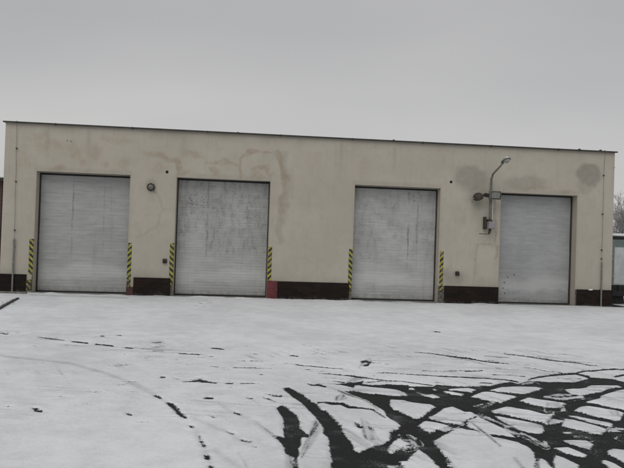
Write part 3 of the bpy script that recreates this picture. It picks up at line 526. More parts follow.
for kind, flat in TRACKS:
    P = np.array(flat).reshape(-1, 2)
    mg = .42
    i0, i1 = np.searchsorted(xs, (P[:, 0].min()-mg, P[:, 0].max()+mg)); j0, j1 = np.searchsorted(ys, (P[:, 1].min()-mg, P[:, 1].max()+mg))
    X = GX[j0:j1, i0:i1]; Y = GY[j0:j1, i0:i1]
    if X.size == 0: continue
    d = poly_sd(P, X, Y)
    if kind == 'd': SD[j0:j1, i0:i1] = np.minimum(SD[j0:j1, i0:i1], d)
    elif kind == 's': SD[j0:j1, i0:i1] = np.maximum(SD[j0:j1, i0:i1], -d)
    elif kind == 'f':
        THN_SHADE[j0:j1, i0:i1] = np.maximum(THN_SHADE[j0:j1, i0:i1], .45*sstep(-d, -.05, .05)*(.3+.9*vnoise(X*9, Y*9, 4)))
    else:
        w = sstep(-d, -.014, .012)
        c = P-P.mean(0); ev, V = np.linalg.eigh(c.T@c); ax = V[:, 1]; pr = V[:, 0]
        u = X*ax[0]+Y*ax[1]; v = X*pr[0]+Y*pr[1]
        stk = vnoise(u*1.3, v*34, 6, 3); clump = vnoise(u*5, v*8, 9)
        dk = SD[j0:j1, i0:i1]
        SD[j0:j1, i0:i1] = dk if kind == 't' else np.where((dk < .004) & (d < .03), np.maximum(dk, (vnoise(u*5, v*16, 19)-.52+.25*(clump-.5))*.16*sstep(-d, -.03, .03)), dk)
        if kind == 't':      # tyre tread dragged along the track
            bar = .5+.5*np.sin(v*2*math.pi/.055+2.*vnoise(u*2, v*2, 2))
            stk = np.clip((stk-.5)*1.9+.5, 0, 1); th = w*np.clip(.04+.95*stk*(.5+.5*bar)+.3*(clump-.5), 0, 1); sc_ = w*np.clip((stk-.55)*1.7+.3*(clump-.5), 0, .66)
        else:
            th = w*np.clip(.15+.9*stk*clump*1.4, 0, .9); sc_ = w*np.clip((stk*.6+clump*.5-.5)*2.2, 0, .6)
        SCR[j0:j1, i0:i1] = np.maximum(SCR[j0:j1, i0:i1], sc_); THN_SHADE[j0:j1, i0:i1] = np.maximum(THN_SHADE[j0:j1, i0:i1], th*.85)
SD = np.clip(SD, -.12, .42)
rnd = np.random.RandomState(11)
for k in range(230):     # short scuffs where tyres grazed the snow
    y0 = rnd.uniform(-12.8, -8.2); x0 = rnd.uniform(-1.6, 5.2) if rnd.rand() < .8 else rnd.uniform(-3.5, 0); L = rnd.uniform(.03, .32)*(1.3 if y0 > -11 else .7); a = rnd.normal(-.10, .25); w = rnd.uniform(.003, .012)*(1+(y0+13)*.25)
    c, s_ = math.cos(a), math.sin(a); dx, dy = L/2*c, L/2*s_
    P = np.array([(x0-dx, y0-dy), (x0-s_*w, y0+c*w), (x0+dx, y0+dy), (x0+s_*w, y0-c*w)])
    i0, i1 = np.searchsorted(xs, (x0-.4, x0+.4)); j0, j1 = np.searchsorted(ys, (y0-.3, y0+.3))
    X = GX[j0:j1, i0:i1]; Y = GY[j0:j1, i0:i1]; SD[j0:j1, i0:i1] = np.minimum(SD[j0:j1, i0:i1], poly_sd(P, X, Y)+.006)
near = np.minimum(1, np.exp(-np.maximum(SD, 0)/.05))
far_ = np.exp(-np.maximum(SD, 0)/.16)*(SD > 0)
for (ax_, ay_, sd_) in ((.40, -.92, 1), (.97, -.24, 2)):      # fine grazing streaks beside the bare tracks
    u = GX*ax_+GY*ay_; v = GX*ay_-GY*ax_
    THN_SHADE = np.maximum(THN_SHADE, far_*.6*sstep(vnoise(u*.9, v*24, 80+sd_, 3), .52, .74)*sstep(vnoise(GX*.9, GY*1.1, 90+sd_), .46, .66))
SCR = np.maximum(SCR, np.where(SD > 0, .38*near*sstep(vnoise(GX*1.6, GY*2.2, 77), .45, .75), 0))
SD = np.clip(SD, -.12, .12)
# bare damp strip hugging the foot of the wall, and a wet line under the doors
front = np.maximum(np.abs(GY+.0)-.0, 0)
edge = (GY+.035+.16*(vnoise(GX*2.3, GY*0+3, 21)-.42))
SD = np.clip(SD, -.12, .12)
SD = np.where((GX > -6.75) & (GX < 11.1) & (GY < 12), np.minimum(SD, np.clip(-edge, -.12, .12)), SD)
THN_SHADE = np.maximum(THN_SHADE, np.where((GX > -6.7) & (GX < 11.1), .40*sstep(GY, -.7, -.05)*sstep(vnoise(GX*2.2, GY*4, 31), .42, .7), 0))
THN_SHADE = np.maximum(THN_SHADE, np.where((GX > -9) & (GX < 14) & (GY < 1), .10*sstep(GY, -3.0, -.2)*(.75+.5*vnoise(GX*.8, GY*.8, 33)), 0))  # broad darkening towards the wall: sky-occlusion shade painted in along with thin snow
cover = sstep(SD, -.035, .05)
Z = .014*cover*(1-.5*THN_SHADE)+.010*(vnoise(GX*.9, GY*.9, 3)-.5)*cover+.006*(vnoise(GX*5, GY*5, 8)-.5)*cover
Z = Z+.011*np.exp(-((SD-.035)/.028)**2)*vnoise(GX*6, GY*6, 14)*(GY < -.5)          # slush pushed up beside the tracks
Z = Z+np.where((GX > XL0) & (GX < XR0) & (GY > -.5) & (GY < .3), .055*sstep(GY, -.32, -.04)*vnoise(GX*1.9, GY*2, 15)**1.5, 0)*cover
far = np.hypot(GX, GY)
Z = Z+np.where(far > 25, .35*(vnoise(GX*.05, GY*.05, 12, 2)-.5)*sstep(far, 25, 80), 0)-.014
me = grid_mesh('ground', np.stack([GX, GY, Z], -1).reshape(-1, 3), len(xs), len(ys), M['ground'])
fattr(me, 'bare', SD); fattr(me, 'scrape', SCR); fattr(me, 'thin_shade', THN_SHADE)
me.polygons.foreach_set('use_smooth', np.ones(len(me.polygons), bool))
go = bpy.data.objects.new('ground', me); COL.objects.link(go); tag(go, kind='structure')

# ================================================================== WAREHOUSE
XL, XR, ZT, DEP, REC = -6.56, 10.885, 4.60, 11.0, .36
DOORS = [(-5.70, -3.21, 3.30), (-1.95, .655, 3.31), (3.07, 5.585, 3.30), (7.405, 9.75, 3.27)]
wh = empty('warehouse', (0, 0, 0))
tag(wh, 'long low flat-roofed warehouse in stained beige render with four closed loading doors', 'warehouse')
# front wall sheet with openings
gx = list(np.linspace(XL, XR, 560)); gz = list(np.linspace(-.05, ZT, 150))
for a, b, h in DOORS:
    for v in (a, b): gx[int(np.argmin(np.abs(np.array(gx)-v)))] = v
for v in (3.27, 3.30, 3.31): gz[int(np.argmin(np.abs(np.array(gz)-v)))] = v
gx = np.array(gx); gz = np.array(sorted(set(gz)))
WX, WZ = np.meshgrid(gx, gz)
nx_ = WX+.30*(vnoise(WX*2.6, WZ*2.6, 41, 5)-.5); nz_ = WZ+.30*(vnoise(WX*2.6, WZ*2.6, 43, 5)-.5)
def ell(cx, cz, rx, rz, soft=.35):
    return sstep(-(np.hypot((nx_-cx)/rx, (nz_-cz)/rz)-1), -soft*.3, soft)
def pathmask(pts, w):
    m = np.zeros(WX.shape)
    for (ax, az), (bx, bz) in zip(pts, pts[1:]):
        ex, ez = bx-ax, bz-az; t = np.clip(((nx_-ax)*ex+(nz_-az)*ez)/(ex*ex+ez*ez), 0, 1)
        m = np.maximum(m, sstep(-np.hypot(nx_-ax-t*ex, nz_-az-t*ez), -w, -w*.25))
    return m
rag = .45+.9*vnoise(WX*3, WZ*3, 51)
G_ = np.zeros(WX.shape); B_ = np.zeros(WX.shape); W_ = np.zeros(WX.shape)
def mx(A, m, k): A[...] = np.maximum(A, np.clip(m*k, 0, 1))
mx(G_, np.minimum(ell(10.12, 3.92, .44, .44, .3), sstep(-WZ, -4.28, -4.18)), .66); mx(G_, ell(9.98, 3.5, .26, .24), .30)
mx(G_, ell(6.42, 3.62, .56, .42, .4), .52); mx(G_, ell(6.7, 3.15, .3, .5, .5), .35); mx(G_, ell(6.25, 2.7, .55, .5, .6), .14); mx(G_, ell(8.15, 3.58, .75, .26, .5), .40)
mx(B_, pathmask([(-.22, 3.35), (-.2, 3.92), (0, 4.08), (.72, 4.1), (.84, 3.98)], .075), .42)
mx(B_, pathmask([(.80, 4.05), (.95, 3.75), (1.02, 3.4)], .15), .46)
mx(B_, pathmask([(1.04, 3.4), (1.0, 2.9), (1.02, 2.2)], .11), .26*rag)
mx(G_, pathmask([(1.0, 4.0), (1.08, 3.3), (1.04, 2.4), (.95, 1.6)], .17), .30*rag)
mx(B_, pathmask([(-1.2, 3.72), (-.75, 3.78), (-.3, 3.74)], .09), .34*rag); mx(B_, ell(-1.9, 3.62, .09, .28), .50); mx(B_, ell(-.62, 3.82, .13, .12), .32)
mx(B_, pathmask([(-2.75, 3.95), (-2.3, 3.95), (-1.95, 3.75)], .11), .30*rag); mx(B_, pathmask([(.15, 3.62), (.55, 3.66), (.7, 3.45)], .11), .34*rag)
for x, z, a, b, k in [(-1.55, 3.95, .35, .18, .3), (-.95, 3.55, .2, .15, .3), (.3, 3.45, .25, .12, .28), (-6.1, 3.6, .2, .4, .2), (-5.7, 4.25, .4, .12, .22), (1.25, 3.3, .12, .5, .2), (-1.75, 3.45, .2, .1, .3), (-5.35, 4.05, .5, .16, .24), (-4.75, 3.85, .16, .35, .24), (-4.2, 3.9, .22, .25, .26), (-3.95, 3.55, .12, .1, .34), (-3.45, 3.6, .25, .25, .20), (-3.6, 4.3, .7, .1, .20),
                      (-5.2, 3.45, .25, .08, .30), (-4.55, 3.55, .1, .2, .2), (-2.4, 3.6, .3, .2, .22), (1.9, 3.9, .3, .3, .08), (3.3, 3.8, .12, .5, .12), (8.5, 3.42, .5, .08, .3), (9.35, 3.4, .25, .08, .3)]:
    mx(B_, ell(x, z, a, b, .6), k*rag)
mx(G_, pathmask([(-2.55, 2.9), (-2.32, 2.6), (-2.25, 2.35), (-2.45, 1.95), (-3.0, 1.6)], .06), .20)
mx(G_, ell(-2.6, 3.0, .18, .24), .30)
mx(B_, pathmask([(7.27, 3.05), (7.27, 2.3), (7.33, 1.9), (7.28, 1.3)], .07), .50*rag)
mx(G_, pathmask([(6.72, 1.75), (7.2, 1.72)], .05), .35); mx(G_, pathmask([(6.72, 1.75), (6.70, .7)], .035), .30)
mx(W_, ell(7.0, 1.2, .28, .5, .3), .22); mx(W_, ell(6.25, 2.95, .12, .3, .4), .26*rag); mx(W_, ell(6.45, 2.65, .1, .35, .4), .2*rag)
mx(G_, ell(6.0, .72, .6, .32, .7), .6*rag); mx(G_, ell(5.85, .95, .16, .5, .8), .25)
# grime: under the coping, above the plinth, beside door edges
mx(G_, sstep(WZ, 4.25, 4.62)*vnoise(WX*1.6, WZ*.6, 61), .55); mx(G_, sstep(WZ, 3.3, 4.6)*sstep(vnoise(WX*5.5, WZ*.25, 66), .58, .8), .30); mx(G_, sstep(-WZ, -.85, -.45)*vnoise(WX*2.5, WZ*2.5, 63), .45)
for a, b, h in DOORS:
    for e in (a, b):
        mx(G_, np.exp(-np.abs(WX-e)/.05)*(WZ < h)*rag, .25)
    mx(G_, (WX > a-.05)*(WX < b+.05)*sstep(-np.abs(WZ-h-.06), -.12, 0)*rag, .25)
cxm = (gx[:-1]+gx[1:])/2; czm = (gz[:-1]+gz[1:])/2
CX, CZ = np.meshgrid(cxm, czm); keep = np.ones(CX.shape, bool)
for a, b, h in DOORS: keep &= ~((CX > a) & (CX < b) & (CZ < h))
wavy = .006*(vnoise(WX*.8, WZ*.8, 71)-.5)
me = grid_mesh('wall', np.stack([WX, wavy, WZ], -1).reshape(-1, 3), len(gx), len(gz), M['wall'], keep=keep)
for n_, A in (('stain_grey', G_), ('stain_brown', B_), ('pale', W_)): fattr(me, n_, A)
wo = bpy.data.objects.new('wall', me); COL.objects.link(wo); wo.parent = wh; wo['label'] = 'stained beige front wall'
# reveals, side and rear walls, inner backing
for a, b, h in DOORS:
    hh = h; bm = BM()
    for q in ([(a, 0, -.05), (a, REC, -.05), (a, REC, hh), (a, 0, hh)], [(b, 0, -.05), (b, 0, hh), (b, REC, hh), (b, REC, -.05)], [(a, 0, hh), (a, REC, hh), (b, REC, hh), (b, 0, hh)]):
        bm.faces.new([bm.verts.new(v) for v in q])
    link('door_reveal', bm, M['wall'], wh)
bm = BM(); box(bm, XL, XL+.3, .004, DEP, -.05, ZT-.002); link('side_wall', bm, M['tar'], wh)
bm = BM(); box(bm, XR-.3, XR, .004, DEP, -.05, ZT-.002); link('side_wall', bm, M['tar'], wh)
bm = BM(); box(bm, XL+.3, XR-.3, DEP-.3, DEP-.003, -.05, ZT-.002); link('rear_wall', bm, M['tar'], wh)
bm = BM(); box(bm, XL+.05, XR-.05, .02, DEP-.02, ZT-.30, ZT-.05); rf = link('roof', bm, M['concrete'], wh)
bm = BM(); box(bm, XL+.06, XR-.06, .03, DEP-.06, ZT-.049, ZT-.005); link('roof_snow', bm, M['snow'], rf)
bm = BM()
for (x0, x1, y0, y1) in ((XL-.05, XR+.05, -.06, .16), (XL-.05, XL+.16, .162, DEP), (XR-.16, XR+.05, .162, DEP), (XL+.17, XR-.17, DEP-.15, DEP+.05)):
    box(bm, x0, x1, y0, y1, ZT+.0, ZT+.025)
# drip lip folded down along the front, sheet joints every two metres
box(bm, XL-.052, XR+.052, -.068, -.060, ZT-.014, ZT+.028)
x = XL+1.3
while x < XR: box(bm, x, x+.03, -.072, .16, ZT-.024, ZT+.033); x += 2.05
cp = link('coping', bm, M['coping'], wh)
for x, h_ in ((9.76, .028), (10.42, .032), (-.3, .015), (4.15, .022)):
    bm = BM(); box(bm, x-.028, x+.028, -.05, .02, ZT+.030, ZT+.030+h_, .008); link('coping_clip', bm, M['coping'], cp)
# plinth sections
def plinth(x0, x1, mat=None, name='plinth', d=.03, z1=.495):
    bm = BM(); box(bm, x0, x1, -d, .02, -.05, z1, .006); return link(name, bm, mat or M['plinth'], wh)
plinth(XL-.03, -5.86); plinth(-3.02, -2.02); plinth(.95, 2.99); plinth(5.78, 7.402); plinth(9.80, XR+.03)
bm = BM(); box(bm, XR, XR+.03, .022, DEP, -.05, .495); link('plinth', bm, M['plinth'], wh)
bm = BM(); box(bm, XL-.03, XL, .022, DEP, -.05, .495); link('plinth', bm, M['plinth'], wh)
o = plinth(.655, .947, M['red'], 'plinth', .036, .50); o['label'] = 'dull red painted block of plinth'
o = plinth(-3.21, -3.023, M['redwood'], 'plinth', .028, .23); o['label'] = 'faded reddish corner block of plinth'
# hazard stripes painted round the door corners
def hazard(x0, x1, z0, z1, side):
    bm = BM(); w = x1-x0
    box(bm, x0, x1, -.008, .0, z0, z1, .002)
    o = link('hazard_stripe', bm, M['hzL' if side < 0 else 'hzR'], wh); return o
hazard(-5.82, -5.705, .50, 1.46, -1); hazard(-3.205, -3.10, .232, 1.44, 1); hazard(-2.062, -1.953, .30, 1.47, -1)
hazard(.66, .765, .505, 1.46, 1); hazard(2.96, 3.065, .20, 1.47, -1); hazard(5.625, 5.73, .30, 1.49, 1)
bm = BM(); box(bm, -5.855, -5.73, -.036, -.02, .06, .36, .002); o = link('hazard_stripe', bm, M['hzL'], wh); o['label'] = 'worn low piece of hazard stripe on the plinth'
# bare corner strips beside the stripes
for a_, b_, z_ in ((-5.728, -5.701, .49), (5.59, 5.775, .49), (-2.018, -1.952, .295), (2.992, 3.068, .195), (9.752, 9.798, .49)):
    bm = BM(); box(bm, a_, b_, -.007, .0, -.03, z_); link('corner_strip', bm, M['strip'], wh)
# loading doors: horizontal profiled slats as one mesh, with seams
def door(a, b, h, mat, amp, pitch, label, seams):
    bm = BM(); y0 = REC-.02; n = int(h/pitch); rows = []
    nxs = 14
    xsn = [a+.03+(b-a-.06)*i/nxs for i in range(nxs+1)]
    zs = []
    for k in range(n):
        z = .045+(h-.05)*k/n; dz = (h-.05)/n
        zs += [(z, 0), (z+dz*.18, -amp), (z+dz*.80, -amp), (z+dz*.97, 0)]
    zs.append((h-.002, 0))
    for z, d in zs:
        rows.append([bm.verts.new((x, y0+d+.012*math.sin(x*3.1+z*2.3)*math.sin(z*1.3+x)+.004*math.sin(z*9+x*1.7), z)) for x in xsn])
    for r0, r1 in zip(rows, rows[1:]):
        for i in range(nxs): bm.faces.new((r0[i], r0[i+1], r1[i+1], r1[i]))
    o = link('roller_door', bm, mat, wh); o['label'] = label
    bm = BM(); box(bm, a+.035, b-.035, y0-.045, y0+.03, -.02, .048, .008); link('bottom_seal', bm, M['rubber'], o)
    for s in (0, 1):
        x = a if s == 0 else b-.032
        bm = BM(); box(bm, x+.001, x+.031, y0-.06, y0+.02, -.02, h-.003); link('guide_rail', bm, M['iron'], o)
    bm = BM(); box(bm, a+.032, b-.032, y0-.05, y0-.012, h-.05, h-.002, .006); link('head_seal', bm, M['rubber'], o)
    for sx in seams:
        bm = BM(); x = a+(b-a)*sx; z = 3.0*.45
        tube(bm, [(x+.012*math.sin(k*1.3), y0-amp-.003, h-.06-k*(h*.78/12)) for k in range(13)], [.004+.003*abs(math.sin(k*2.1)) for k in range(13)], 5)
        link('seam', bm, M['galv'], o)
    bm = BM(); box(bm, a, b, y0+.05, y0+.08, -.05, h+.05); link('door_backing', bm, M['dark'], o)
    return o
door(*DOORS[0], M['d1'], .0024, .092, 'plain grey slatted door, leftmost of the four', ())
door(*DOORS[1], M['d2'], .0030, .081, 'worn slatted door with heavily flaking paint beside the red plinth block', ())
door(*DOORS[2], M['d3'], .0026, .089, 'pale slatted door with chipped paint and two vertical seams', ())
door(*DOORS[3], M['d4'], .0015, .42, 'smooth blue-grey door, rightmost of the four', ())
for x, z in ((7.82, .78), (7.72, .62), (7.68, .45), (8.02, .86), (7.74, .30)):      # pry marks low on the smooth door
    bm = BM(); lathe(bm, [(0, -.004), (.016, -.003), (.016, .002), (0, .002)], 8, Matrix.Translation((x, REC-.03, z))@Matrix.Rotation(R(90), 4, 'X'))
    link('dent_mark', bm, M['dark'], wh)
# sills in front of doors
for (a, b, h), m_ in zip(DOORS, ('concrete',)*4):
    bm = BM(); box(bm, a+.004, b-.004, .05, REC-.07, -.05, -.002+.012, .004); link('threshold', bm, M[m_], wh)
# lightning conductors with guard tubes at their feet
def conductor(x, zt, rz, dx):
    o = empty('lightning_conductor', (x, 0, 0)); o.parent = wh
    bm = BM(); pts = [(dx*k+.006*math.sin(k*1.9), -.035, 4.62-k*(4.62-zt)/10) for k in range(11)]
    pts[0] = (0, -.085, 4.62); tube(bm, [(0, .0, 4.64), (0, -.09, 4.635)]+pts, .0045, 6); link('wire', bm, M['wiregrey'], o)
    bm = BM(); tube(bm, [(dx*10, -.055, zt+.03), (dx*10.5, -.06, .3), (dx*10.6, -.06, -.02)], .024, 10); link('guard_tube', bm, M['galv'], o)
    for z in rz:
        bm = BM(); k = (4.62-z)/(4.62-zt)*10 if z > zt else 10; box(bm, dx*k-.018, dx*k+.018, -.05, .0, z-.016, z+.016, .005); link('wire_clip', bm, M['iron'], o)
conductor(-6.255, 1.42, (3.0, 1.68, 1.22, .45, 3.9), .005); conductor(10.54, 1.30, (2.75, 1.68, 1.42, .5, 3.9), .0)
# spout on the right side wall
bm = BM(); tube(bm, [(XR-.02, .25, 4.22), (XR+.14, .25, 4.18)], .035, 10); box(bm, XR+.0, XR+.04, .18, .32, 4.13, 4.30, .008); link('overflow_spout', bm, M['coping'], wh)
for x in (-4.93, -4.83):
    bm = BM(); lathe(bm, [(0, -.02), (.018, -.018), (.018, .0), (0, 0)], 8, Matrix.Translation((x, -.01, 4.18 if x < -4.9 else 4.17))@Matrix.Rotation(R(90), 4, 'X'))
    link('screw', bm, M['galv'], wh)
# old vent holes in the render
def hole(x, z):
    bm = BM(); mt = Matrix.Translation((x, -.001, z))@Matrix.Rotation(R(90), 4, 'X')
    lathe(bm, [(.042, -.004), (.038, .005), (.032, .006), (.030, .0), (.0, -.002)], 16, mt)
    return link('vent_hole', bm, M['dark'], wh)
hole(-2.22, 3.44); hole(5.89, 3.51)

# ================================================================== WALL FITTINGS
# tall bracket street lamp
lp = empty('street_lamp', (7.03, 0, 2.3)); tag(lp, 'cobra-head street lamp on a bent pole fixed to the wall left of the rightmost door', 'street lamp')
bm = BM(); Yp = -.17
HD = Vector((HEADX-7.03, HEADY, HEADZ-2.3))
el = Vector((0, Yp, 1.42))
a0 = HD-(HD-el).normalized()*.10
pts = [(0, Yp, -.10), (0, Yp, .5), (0, Yp, 1.0), (0, Yp, 1.34)]
for k in range(1, 6):
    t = k/6; p = el.lerp(a0, t*.22); pts.append((p.x, p.y, 1.34+(p.z-1.34)*(t**.8) if k < 3 else p.z))
pts.append(tuple(a0)); tube(bm, pts, [.038, .038, .036, .034]+[.030]*5+[.024], 12); link('pole', bm, M['greenpaint'], lp, True)
bm = BM(); dv = (HD-el); dv.z *= .45; dv.normalize(); side = dv.cross(Vector((0, 0, 1))).normalized(); upv = side.cross(dv)
MR = Matrix((side, dv, upv)).transposed().to_4x4(); MR.translation = HD
# head: a flattened shell, nose out
prof = [(-.17, .018, .0), (-.13, .05, .02), (-.05, .088, .045), (.06, .105, .055), (.15, .088, .04), (.20, .045, .02), (.215, .0, .0)]
rings = []
for (y, w, h) in prof:
    ring = [bm.verts.new(MR@Vector((w*math.cos(a), y, (h if math.sin(a) > 0 else h*.35)*math.sin(a)))) for a in [2*math.pi*k/16 for k in range(16)]]
    rings.append(ring)
for r0, r1 in zip(rings, rings[1:]):
    for k in range(16): bm.faces.new((r0[k], r0[(k+1) % 16], r1[(k+1) % 16], r1[k]))
bm.faces.new(rings[0][::-1]); bmesh.ops.remove_doubles(bm, verts=bm.verts, dist=.0005)
hd = link('lamp_head', bm, M['greenpaint'], lp, True)
bm = BM(); lathe(bm, [(0, -.075), (.035, -.070), (.062, -.045), (.075, -.012), (.072, .0)], 20, MR@Matrix.Translation((0, .07, -.008))@Matrix.Diagonal((1, 1.5, 1, 1)))
link('lamp_glass', bm, M['lens'], hd, True)
bm = BM(); lathe(bm, [(0, .09), (.03, .088), (.045, .05), (.02, .03)], 12, MR@Matrix.Translation((0, .09, 0))); link('light_sensor', bm, M['plate'], hd, True)
for z in (.12, .86):
    bm = BM(); box(bm, -.10, .10, -.012, 0, z-.045, z+.045, .003); box(bm, -.02, .02, Yp, -.01, z-.02, z+.02, .003); box(bm, -.055, .055, Yp-.045, Yp+.045, z-.03, z+.03, .006)
    link('wall_bracket', bm, M['iron'], lp)
# conduit pipe and junction box
jb = empty('junction_box', (7.05, 0, 2.29)); tag(jb, 'small mauve-grey junction box with a conduit pipe, under the street lamp', 'junction box')
bm = BM(); box(bm, -.10, .10, -.30, -.10, -.105, .105, .014); bx = link('box_body', bm, M['junction'], jb)
bm = BM(); box(bm, -.085, .085, -.308, -.300, -.09, .09, .003); link('lid', bm, M['junction'], bx)
bm = BM(); tube(bm, [(.06, -.12, .105), (.06, -.12, .60), (.055, -.10, .78), (.055, -.05, .82)], .012, 8); link('conduit', bm, M['plate'], jb)
bm = BM(); box(bm, -.17, -.12, -.16, 0, -.12, .24, .006); box(bm, -.125, -.09, -.12, -.02, -.07, .07); link('back_plate', bm, M['iron'], jb)
bm = BM(); tube(bm, [(-.02, -.18, -.10), (-.03, -.18, -.20), (-.05, -.15, -.26)], [.045, .035, .02], 8); tube(bm, [(-.05, -.15, -.25), (-.15, -.14, -.262), (-.33, -.14, -.255)], .010, 6); link('cable_stub', bm, M['iron'], jb)
# floodlight: flat housing facing the yard
fl = empty('floodlight', (7.10, -.02, 3.15)); tag(fl, 'boxy grey floodlight with a bright glass front clamped to the lamp pole', 'floodlight')
bm = BM(); box(bm, -.17, .17, -.34, -.24, -.125, .125, .018); fb = link('housing', bm, M['galv'], fl)
bm = BM(); box(bm, -.15, .15, -.352, -.338, -.105, -.085); box(bm, -.15, .15, -.352, -.338, .085, .105); box(bm, -.15, -.13, -.352, -.338, -.085, .085); box(bm, .13, .15, -.352, -.338, -.085, .085); link('front_frame', bm, M['iron'], fb)
bm = BM(); box(bm, -.13, .13, -.346, -.340, -.085, .085); link('glass', bm, M['galv'], fb)
bm = BM(); lathe(bm, [(0, -.03), (.03, -.027), (.045, -.012), (.05, .0)], 20, Matrix.Translation((-.01, -.346, 0))@Matrix.Rotation(R(-90), 4, 'X')@Matrix.Diagonal((1.2, 1, -1, 1))); link('bulb_lens', bm, M['plate'], fb, True)
bm = BM(); box(bm, -.20, -.175, -.30, -.16, -.04, .04, .004); box(bm, .172, .19, -.30, -.16, -.04, .04, .004); box(bm, -.20, .19, -.175, -.155, -.035, .035, .004); link('yoke', bm, M['iron'], fl)
bm = BM(); tube(bm, [(-.20, -.26, .0), (-.27, -.26, .0), (-.33, -.25, .0)], [.05, .062, .03], 10); link('knob', bm, M['rubber'], fl)
bm = BM(); tube(bm, [(.185, -.26, -.10), (.19, -.26, .2)], .006, 6); link('aerial_wire', bm, M['plate'], fl)
# hooded lamp left of the pole
hl = empty('hooded_lamp', (6.63, 0, 3.10)); tag(hl, 'old hooded wall lamp tilted on a stub arm, left of the floodlight', 'wall lamp')
Mh = Matrix.Translation((0, -.22, 0))@Matrix.Rotation(R(-28), 4, 'Y')@Matrix.Rotation(R(35), 4, 'X')
bm = BM(); lathe(bm, [(0, .085), (.06, .078), (.12, .05), (.150, .0), (.155, -.03), (.148, -.03), (.115, .04), (0, .07)], 24, Mh); hh = link('hood', bm, M['iron'], hl, True)
bm = BM(); lathe(bm, [(0, -.06), (.05, -.05), (.072, -.01), (.06, .03), (0, .05)], 18, Mh); link('globe', bm, M['lens'], hh, True)
bm = BM(); tube(bm, [(.10, 0, .05), (.09, -.10, .07), (.04, -.18, .06)], .016, 8); lathe(bm, [(.05, 0), (.05, .02), (0, .02)], 14, Matrix.Translation((.10, 0, .05))@Matrix.Rotation(R(90), 4, 'X')); link('stub_arm', bm, M['iron'], hl)
bm = BM(); tube(bm, [(-.11, -.22, -.04), (-.16, -.20, -.10), (-.165, -.20, -.19)], [.03, .022, .012], 8); link('hanging_latch', bm, M['galv'], hl)
# round caged bulkhead lamp
rl = empty('bulkhead_lamp', (-2.64, 0, 3.0)); tag(rl, 'round rusty caged bulkhead lamp between the first and second doors', 'wall lamp')
bm = BM(); rl.scale = (.76, .9, .76); Mr = Matrix.Rotation(R(90), 4, 'X')
lathe(bm, [(.150, 0), (.150, .05), (.130, .065), (.115, .06), (.105, .03), (0, .03)], 8, Mr); bs = link('base_ring', bm, M['iron'], rl)
bm = BM(); lathe(bm, [(.10, .03), (.095, .07), (.07, .11), (.03, .13), (0, .134)], 20, Mr); link('glass_dome', bm, M['lens'], bs, True)
bm = BM()
for a in (0, 60, 120):
    c, s = math.cos(R(a)), math.sin(R(a)); tube(bm, [(.13*c*q, -.06-.09*(1-q*q), .13*s*q) for q in (-1, -.6, -.2, .2, .6, 1)], .007, 6)
tube(bm, [(.08*math.cos(R(k*30)), -.117, .08*math.sin(R(k*30))) for k in range(13)], .007, 6); link('wire_cage', bm, M['galv'], bs)
bm = BM(); tube(bm, [(.08, -.02, -.11), (.13, -.015, -.16), (.20, -.012, -.20)], .005, 6); link('loose_cable', bm, M['wiregrey'], rl)
# black sockets
def socket(x, z, label):
    o = empty('power_socket', (x, 0, z)); tag(o, label, 'power socket', 'small black power sockets on the wall')
    bm = BM(); box(bm, -.055, .055, -.06, 0, -.06, .06, .008); b_ = link('housing', bm, M['rubber'], o)
    bm = BM(); box(bm, -.045, .045, -.072, -.060, -.012, .05, .004); link('flap', bm, M['iron'], b_)
socket(-2.19, .97, 'small black power socket just left of the second door'); socket(6.15, .86, 'small black power socket above the dark plinth between third and fourth doors')
npo = tag(link('notice_plate', (lambda b: (box(b, -.06, .06, -.008, 0, -.022, .022, .002), b)[1])(BM()), M['plate']), 'tiny white plate at the top of the plinth, right of the rightmost door', 'plate')
npo.location = (10.22, -.032, .50)

# ================================================================== LEFT: old board in the snow, kerb lip at the wall
bm = BM(); box(bm, -1.3, 1.3, -.03, .03, -.02, .03, .008)
bo = link('wooden_board', bm, plain('wet_dark_wood', (.045, .040, .035), .8, 0, .4, 7)); bo.location = (-6.05, -1.15, .0); tag(bo, 'dark wet board half sunk in snow at the left corner of the warehouse', 'board')
bo.location = (BRDX, BRDY, .004); bo.rotation_euler.z = BRDA
bm = BM(); box(bm, -8.2, -5.75, -.36, -.24, -.05, .045, .012); ko = link('kerb', bm, M['concrete']); tag(ko, kind='structure')

# ================================================================== neighbouring brick building (only its corner shows at the far left)
nb = empty('brick_shed', (-10.25, 6, 0)); tag(nb, 'low red brick shed just showing past the left end of the warehouse', 'shed')
bm = BM(); box(bm, -3.5, 1.5, 0, 7, -.1, 3.45); link('wall', bm, M['brick'], nb)
bm = BM(); box(bm, -3.7, 1.7, -.2, 7.2, 3.45, 3.56); rf = link('roof', bm, M['coping'], nb)
bm = BM(); box(bm, -3.68, 1.68, -.18, 7.18, 3.561, 3.63, .02); link('roof_snow', bm, M['snow'], rf)
for x in (-2.4, -.4):
    bm = BM(); box(bm, x-.55, x+.55, -.04, .0, 1.1, 2.4); w_ = link('window', bm, M['plate'], nb)
    bm = BM(); box(bm, x-.48, x-.02, -.046, -.041, 1.17, 2.33); box(bm, x+.02, x+.48, -.046, -.041, 1.17, 2.33); link('pane', bm, M['dark'], w_)

